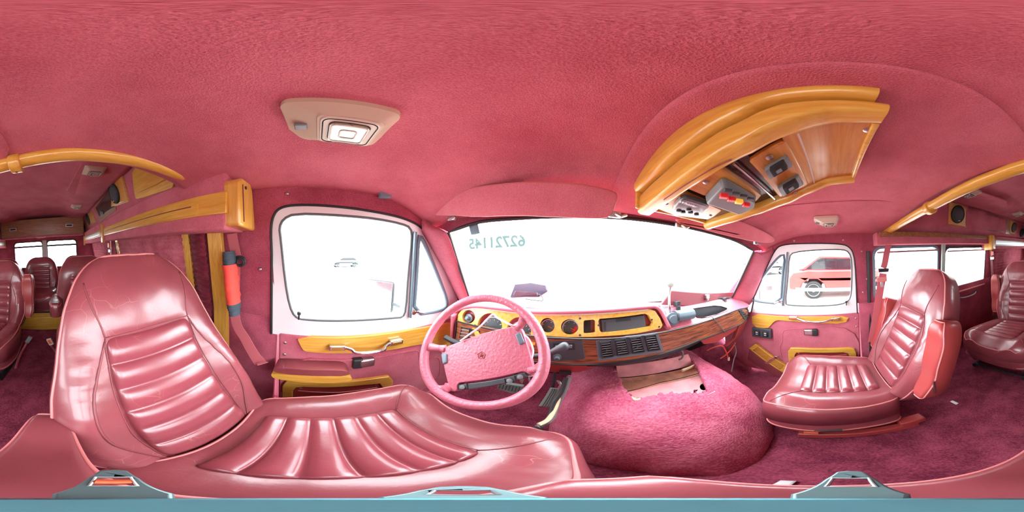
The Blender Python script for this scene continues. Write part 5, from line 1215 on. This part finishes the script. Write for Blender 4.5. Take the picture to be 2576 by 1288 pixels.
# ------------------------------------------------------------------ magazine box strapped to the passenger footwell wall
bx2 = thing('footwell_box', 'slanted open wood-edged box with a strap in the passenger footwell beside the door', 'storage box', (1.16, .50, -.90))
xo = 1.165
o_ = [onx(p, xo) for p in [(1884, 876), (1900, 865), (1985, 925), (1970, 938)]]; c_ = sum(o_, Vector())/4
i_ = [c_+(p-c_)*Vector((1, 1, 1)).x*.80 for p in o_]
put('wooden_rim', MB().plate(o_, [i_], (.012, 0, 0)), 'honey', bx2, bevel=.003)
put('box_inside', MB().plate([p+Vector((.02, 0, 0)) for p in o_], (), (.006, 0, 0)), 'honeyd', bx2)
low = [onx(p, xo) for p in [(1884, 878), (1970, 940), (1975, 958), (1880, 905)]]
put('box_side', MB().plate([p+Vector((.004, 0, 0)) for p in low], (), (.03, 0, 0)), 'leather', bx2, bevel=.004)
put('strap', ribbon([onx((1928, 915), xo-.004), onx((1945, 903), xo-.008), onx((1962, 896), xo-.002)], .028, side=(0, 1, -1)), 'piping', bx2)
put('strap_clip', MB().box(onx((1952, 899), xo-.01), (.008, .022, .022)), 'steel', bx2, bevel=.002)
# litter on the carpet
for i, (x, y, l) in enumerate(((.62, -.50, 'crumpled white scrap on the carpet behind the passenger seat'), (.22, .10, 'small white crumb on the carpet at the foot of the engine cover'))):
    mb = MB().grid(lambda u, v: Vector((x+(u-.5)*.045, y+(v-.5)*.02, -.992+.006*abs(noise.noise(Vector((u*5, v*5, i*3.3)))))), 6, 4)
    tag(put('paper_scrap', mb, 'white', solid=.001), l, 'scrap')
# ------------------------------------------------------------------ the camera's own little stand on the arm rest
up_ = TILT.to_3x3() @ Vector((0, 0, 1))
stn = thing('camera_stand', 'teal three-legged mini stand under the camera, feet on the driver arm rest', 'stand', -up_*.46)
e1 = TILT.to_3x3() @ Vector((1, 0, 0)); e2 = TILT.to_3x3() @ Vector((0, 1, 0))
def sp(az_px, r, d):
    a = radians((az_px-HEAD)*360/2576); return -up_*d+(e1*sin(a)+e2*cos(a))*r
put('stand_pole', MB().tube([-up_*.13, -up_*.36], [.0098, .015], 24), 'teal', stn, smooth=60)
put('stand_hub', MB().lathe(-up_*.375, up_, [(.030, -.02), (.032, .0), (.028, .010), (.016, .016)], 28), 'teal', stn, smooth=50)
for k, (az, R1, w) in enumerate(((285, .098, .027), (1165, .058, .030), (2140, .095, .026))):
    a_, b_ = sp(az, .020, .372), sp(az, R1, .385); t = (b_-a_).normalized(); s_ = t.cross(up_).normalized()
    leg = put('stand_leg', MB().plate(smoothpts([a_-s_*w*.62, b_-s_*w*.42, b_+t*.006, b_+s_*w*.42, a_+s_*w*.62], 1), [[a_.lerp(b_, .52)-s_*.008, a_.lerp(b_, .80)-s_*.008, a_.lerp(b_, .80)+s_*.008, a_.lerp(b_, .52)+s_*.008]], -up_*.012), 'tealgrey', stn, bevel=.003)
    put('leg_slot_frame', MB().tube([a_.lerp(b_, .52)-s_*.009, a_.lerp(b_, .81)-s_*.009, a_.lerp(b_, .81)+s_*.009, a_.lerp(b_, .52)+s_*.009], .0012, 6, closed=True), 'steel', leg)
    if k == 0: put('leg_pivot', MB().tube([a_.lerp(b_, .66)-s_*.008-up_*.004, a_.lerp(b_, .66)+s_*.008-up_*.004], .006, 12), 'orange', leg)
# ================================================================== OUTSIDE (the van leans; the ground is level for the camera)
GR = TILT.to_3x3()
def out(x, y, z): return GR @ Vector((x, y, z))
def ground(u, v): return out(-60+120*u, -60+120*v, -1.60)
st('ground', MB().grid(ground, 8, 8), 'asphalt')
def car(name, label, px, dist, yaw, paint, L=4.4, Wd=1.75, H=1.45):
    a = radians((px-HEAD)*360/2576); c = Vector((dist*sin(a), dist*cos(a), -1.60))
    t = bpy.data.objects.new(name, None); COL.objects.link(t); t.location = out(*c)+Vector((0, 0, OZ)); t.rotation_euler = (GR @ Matrix.Rotation(yaw, 3, 'Z')).to_euler(); tag(t, label, 'car')
    k = L/4.4
    prof = [(-2.2, .35), (-2.18, .75), (-1.9, .92), (-1.2, .98), (1.5, .98), (2.05, .90), (2.2, .72), (2.18, .32), (1.78, .28), (1.70, .52), (1.45, .68), (1.15, .68), (.92, .52), (.85, .28), (-.9, .28), (-1.0, .52), (-1.2, .68), (-1.5, .68), (-1.74, .52), (-1.8, .28)]
    body = put('car_body', MB().plate([Vector((x*k, -Wd/2, z*H/1.45)) for x, z in prof], (), (0, Wd, 0)), paint, t, bevel=.06, local=True)
    cab = [(-1.25, .95), (-.55, 1.42), (1.2, 1.45), (1.9, .95)]
    put('car_cabin', MB().plate([Vector((x*k, -Wd/2+.12, z*H/1.45)) for x, z in cab], (), (0, Wd-.24, 0)), paint, t, bevel=.07, local=True)
    for s in (-1, 1):
        put('car_window', MB().plate([Vector((x*k, s*(Wd/2-.115), z*H/1.45)) for x, z in [(-1.05, 1.0), (-.5, 1.36), (1.1, 1.38), (1.6, 1.0)]], (), (0, s*.012, 0)), 'screen', t, local=True)
        put('sill_trim', MB().box((0, s*(Wd/2+.005), .32*H/1.45), (3.9*k, .03, .14)), 'cargrey', t, bevel=.01, local=True)
        for x in (-1.35, 1.30):
            w = put('wheel', MB().lathe((x*k, s*(Wd/2-.10), .33), (0, s, 0), [(.20, -.08), (.33, -.08), (.34, 0), (.33, .10), (.27, .115), (.24, .10)], 32), 'tyre', t, local=True)
            put('wheel_rim', MB().lathe((x*k, s*(Wd/2-.10), .33), (0, s, 0), [(.235, .0), (.235, .105), (.20, .09), (.07, .10), (.05, .11)], 24), 'steel', w, local=True)
    return t
car('parked_car', 'red car parked alongside, seen through the passenger door window', 2128, 6.9, radians(93), 'carred', L=4.5, H=1.6)
car('parked_car', 'small pale blue car far away through the driver door window', 868, 24, radians(95), 'carblue', L=4.3)
car('parked_car', 'dark car far ahead, seen beyond the passenger vent window', 1922, 14, radians(150), 'cargrey', L=4.3)
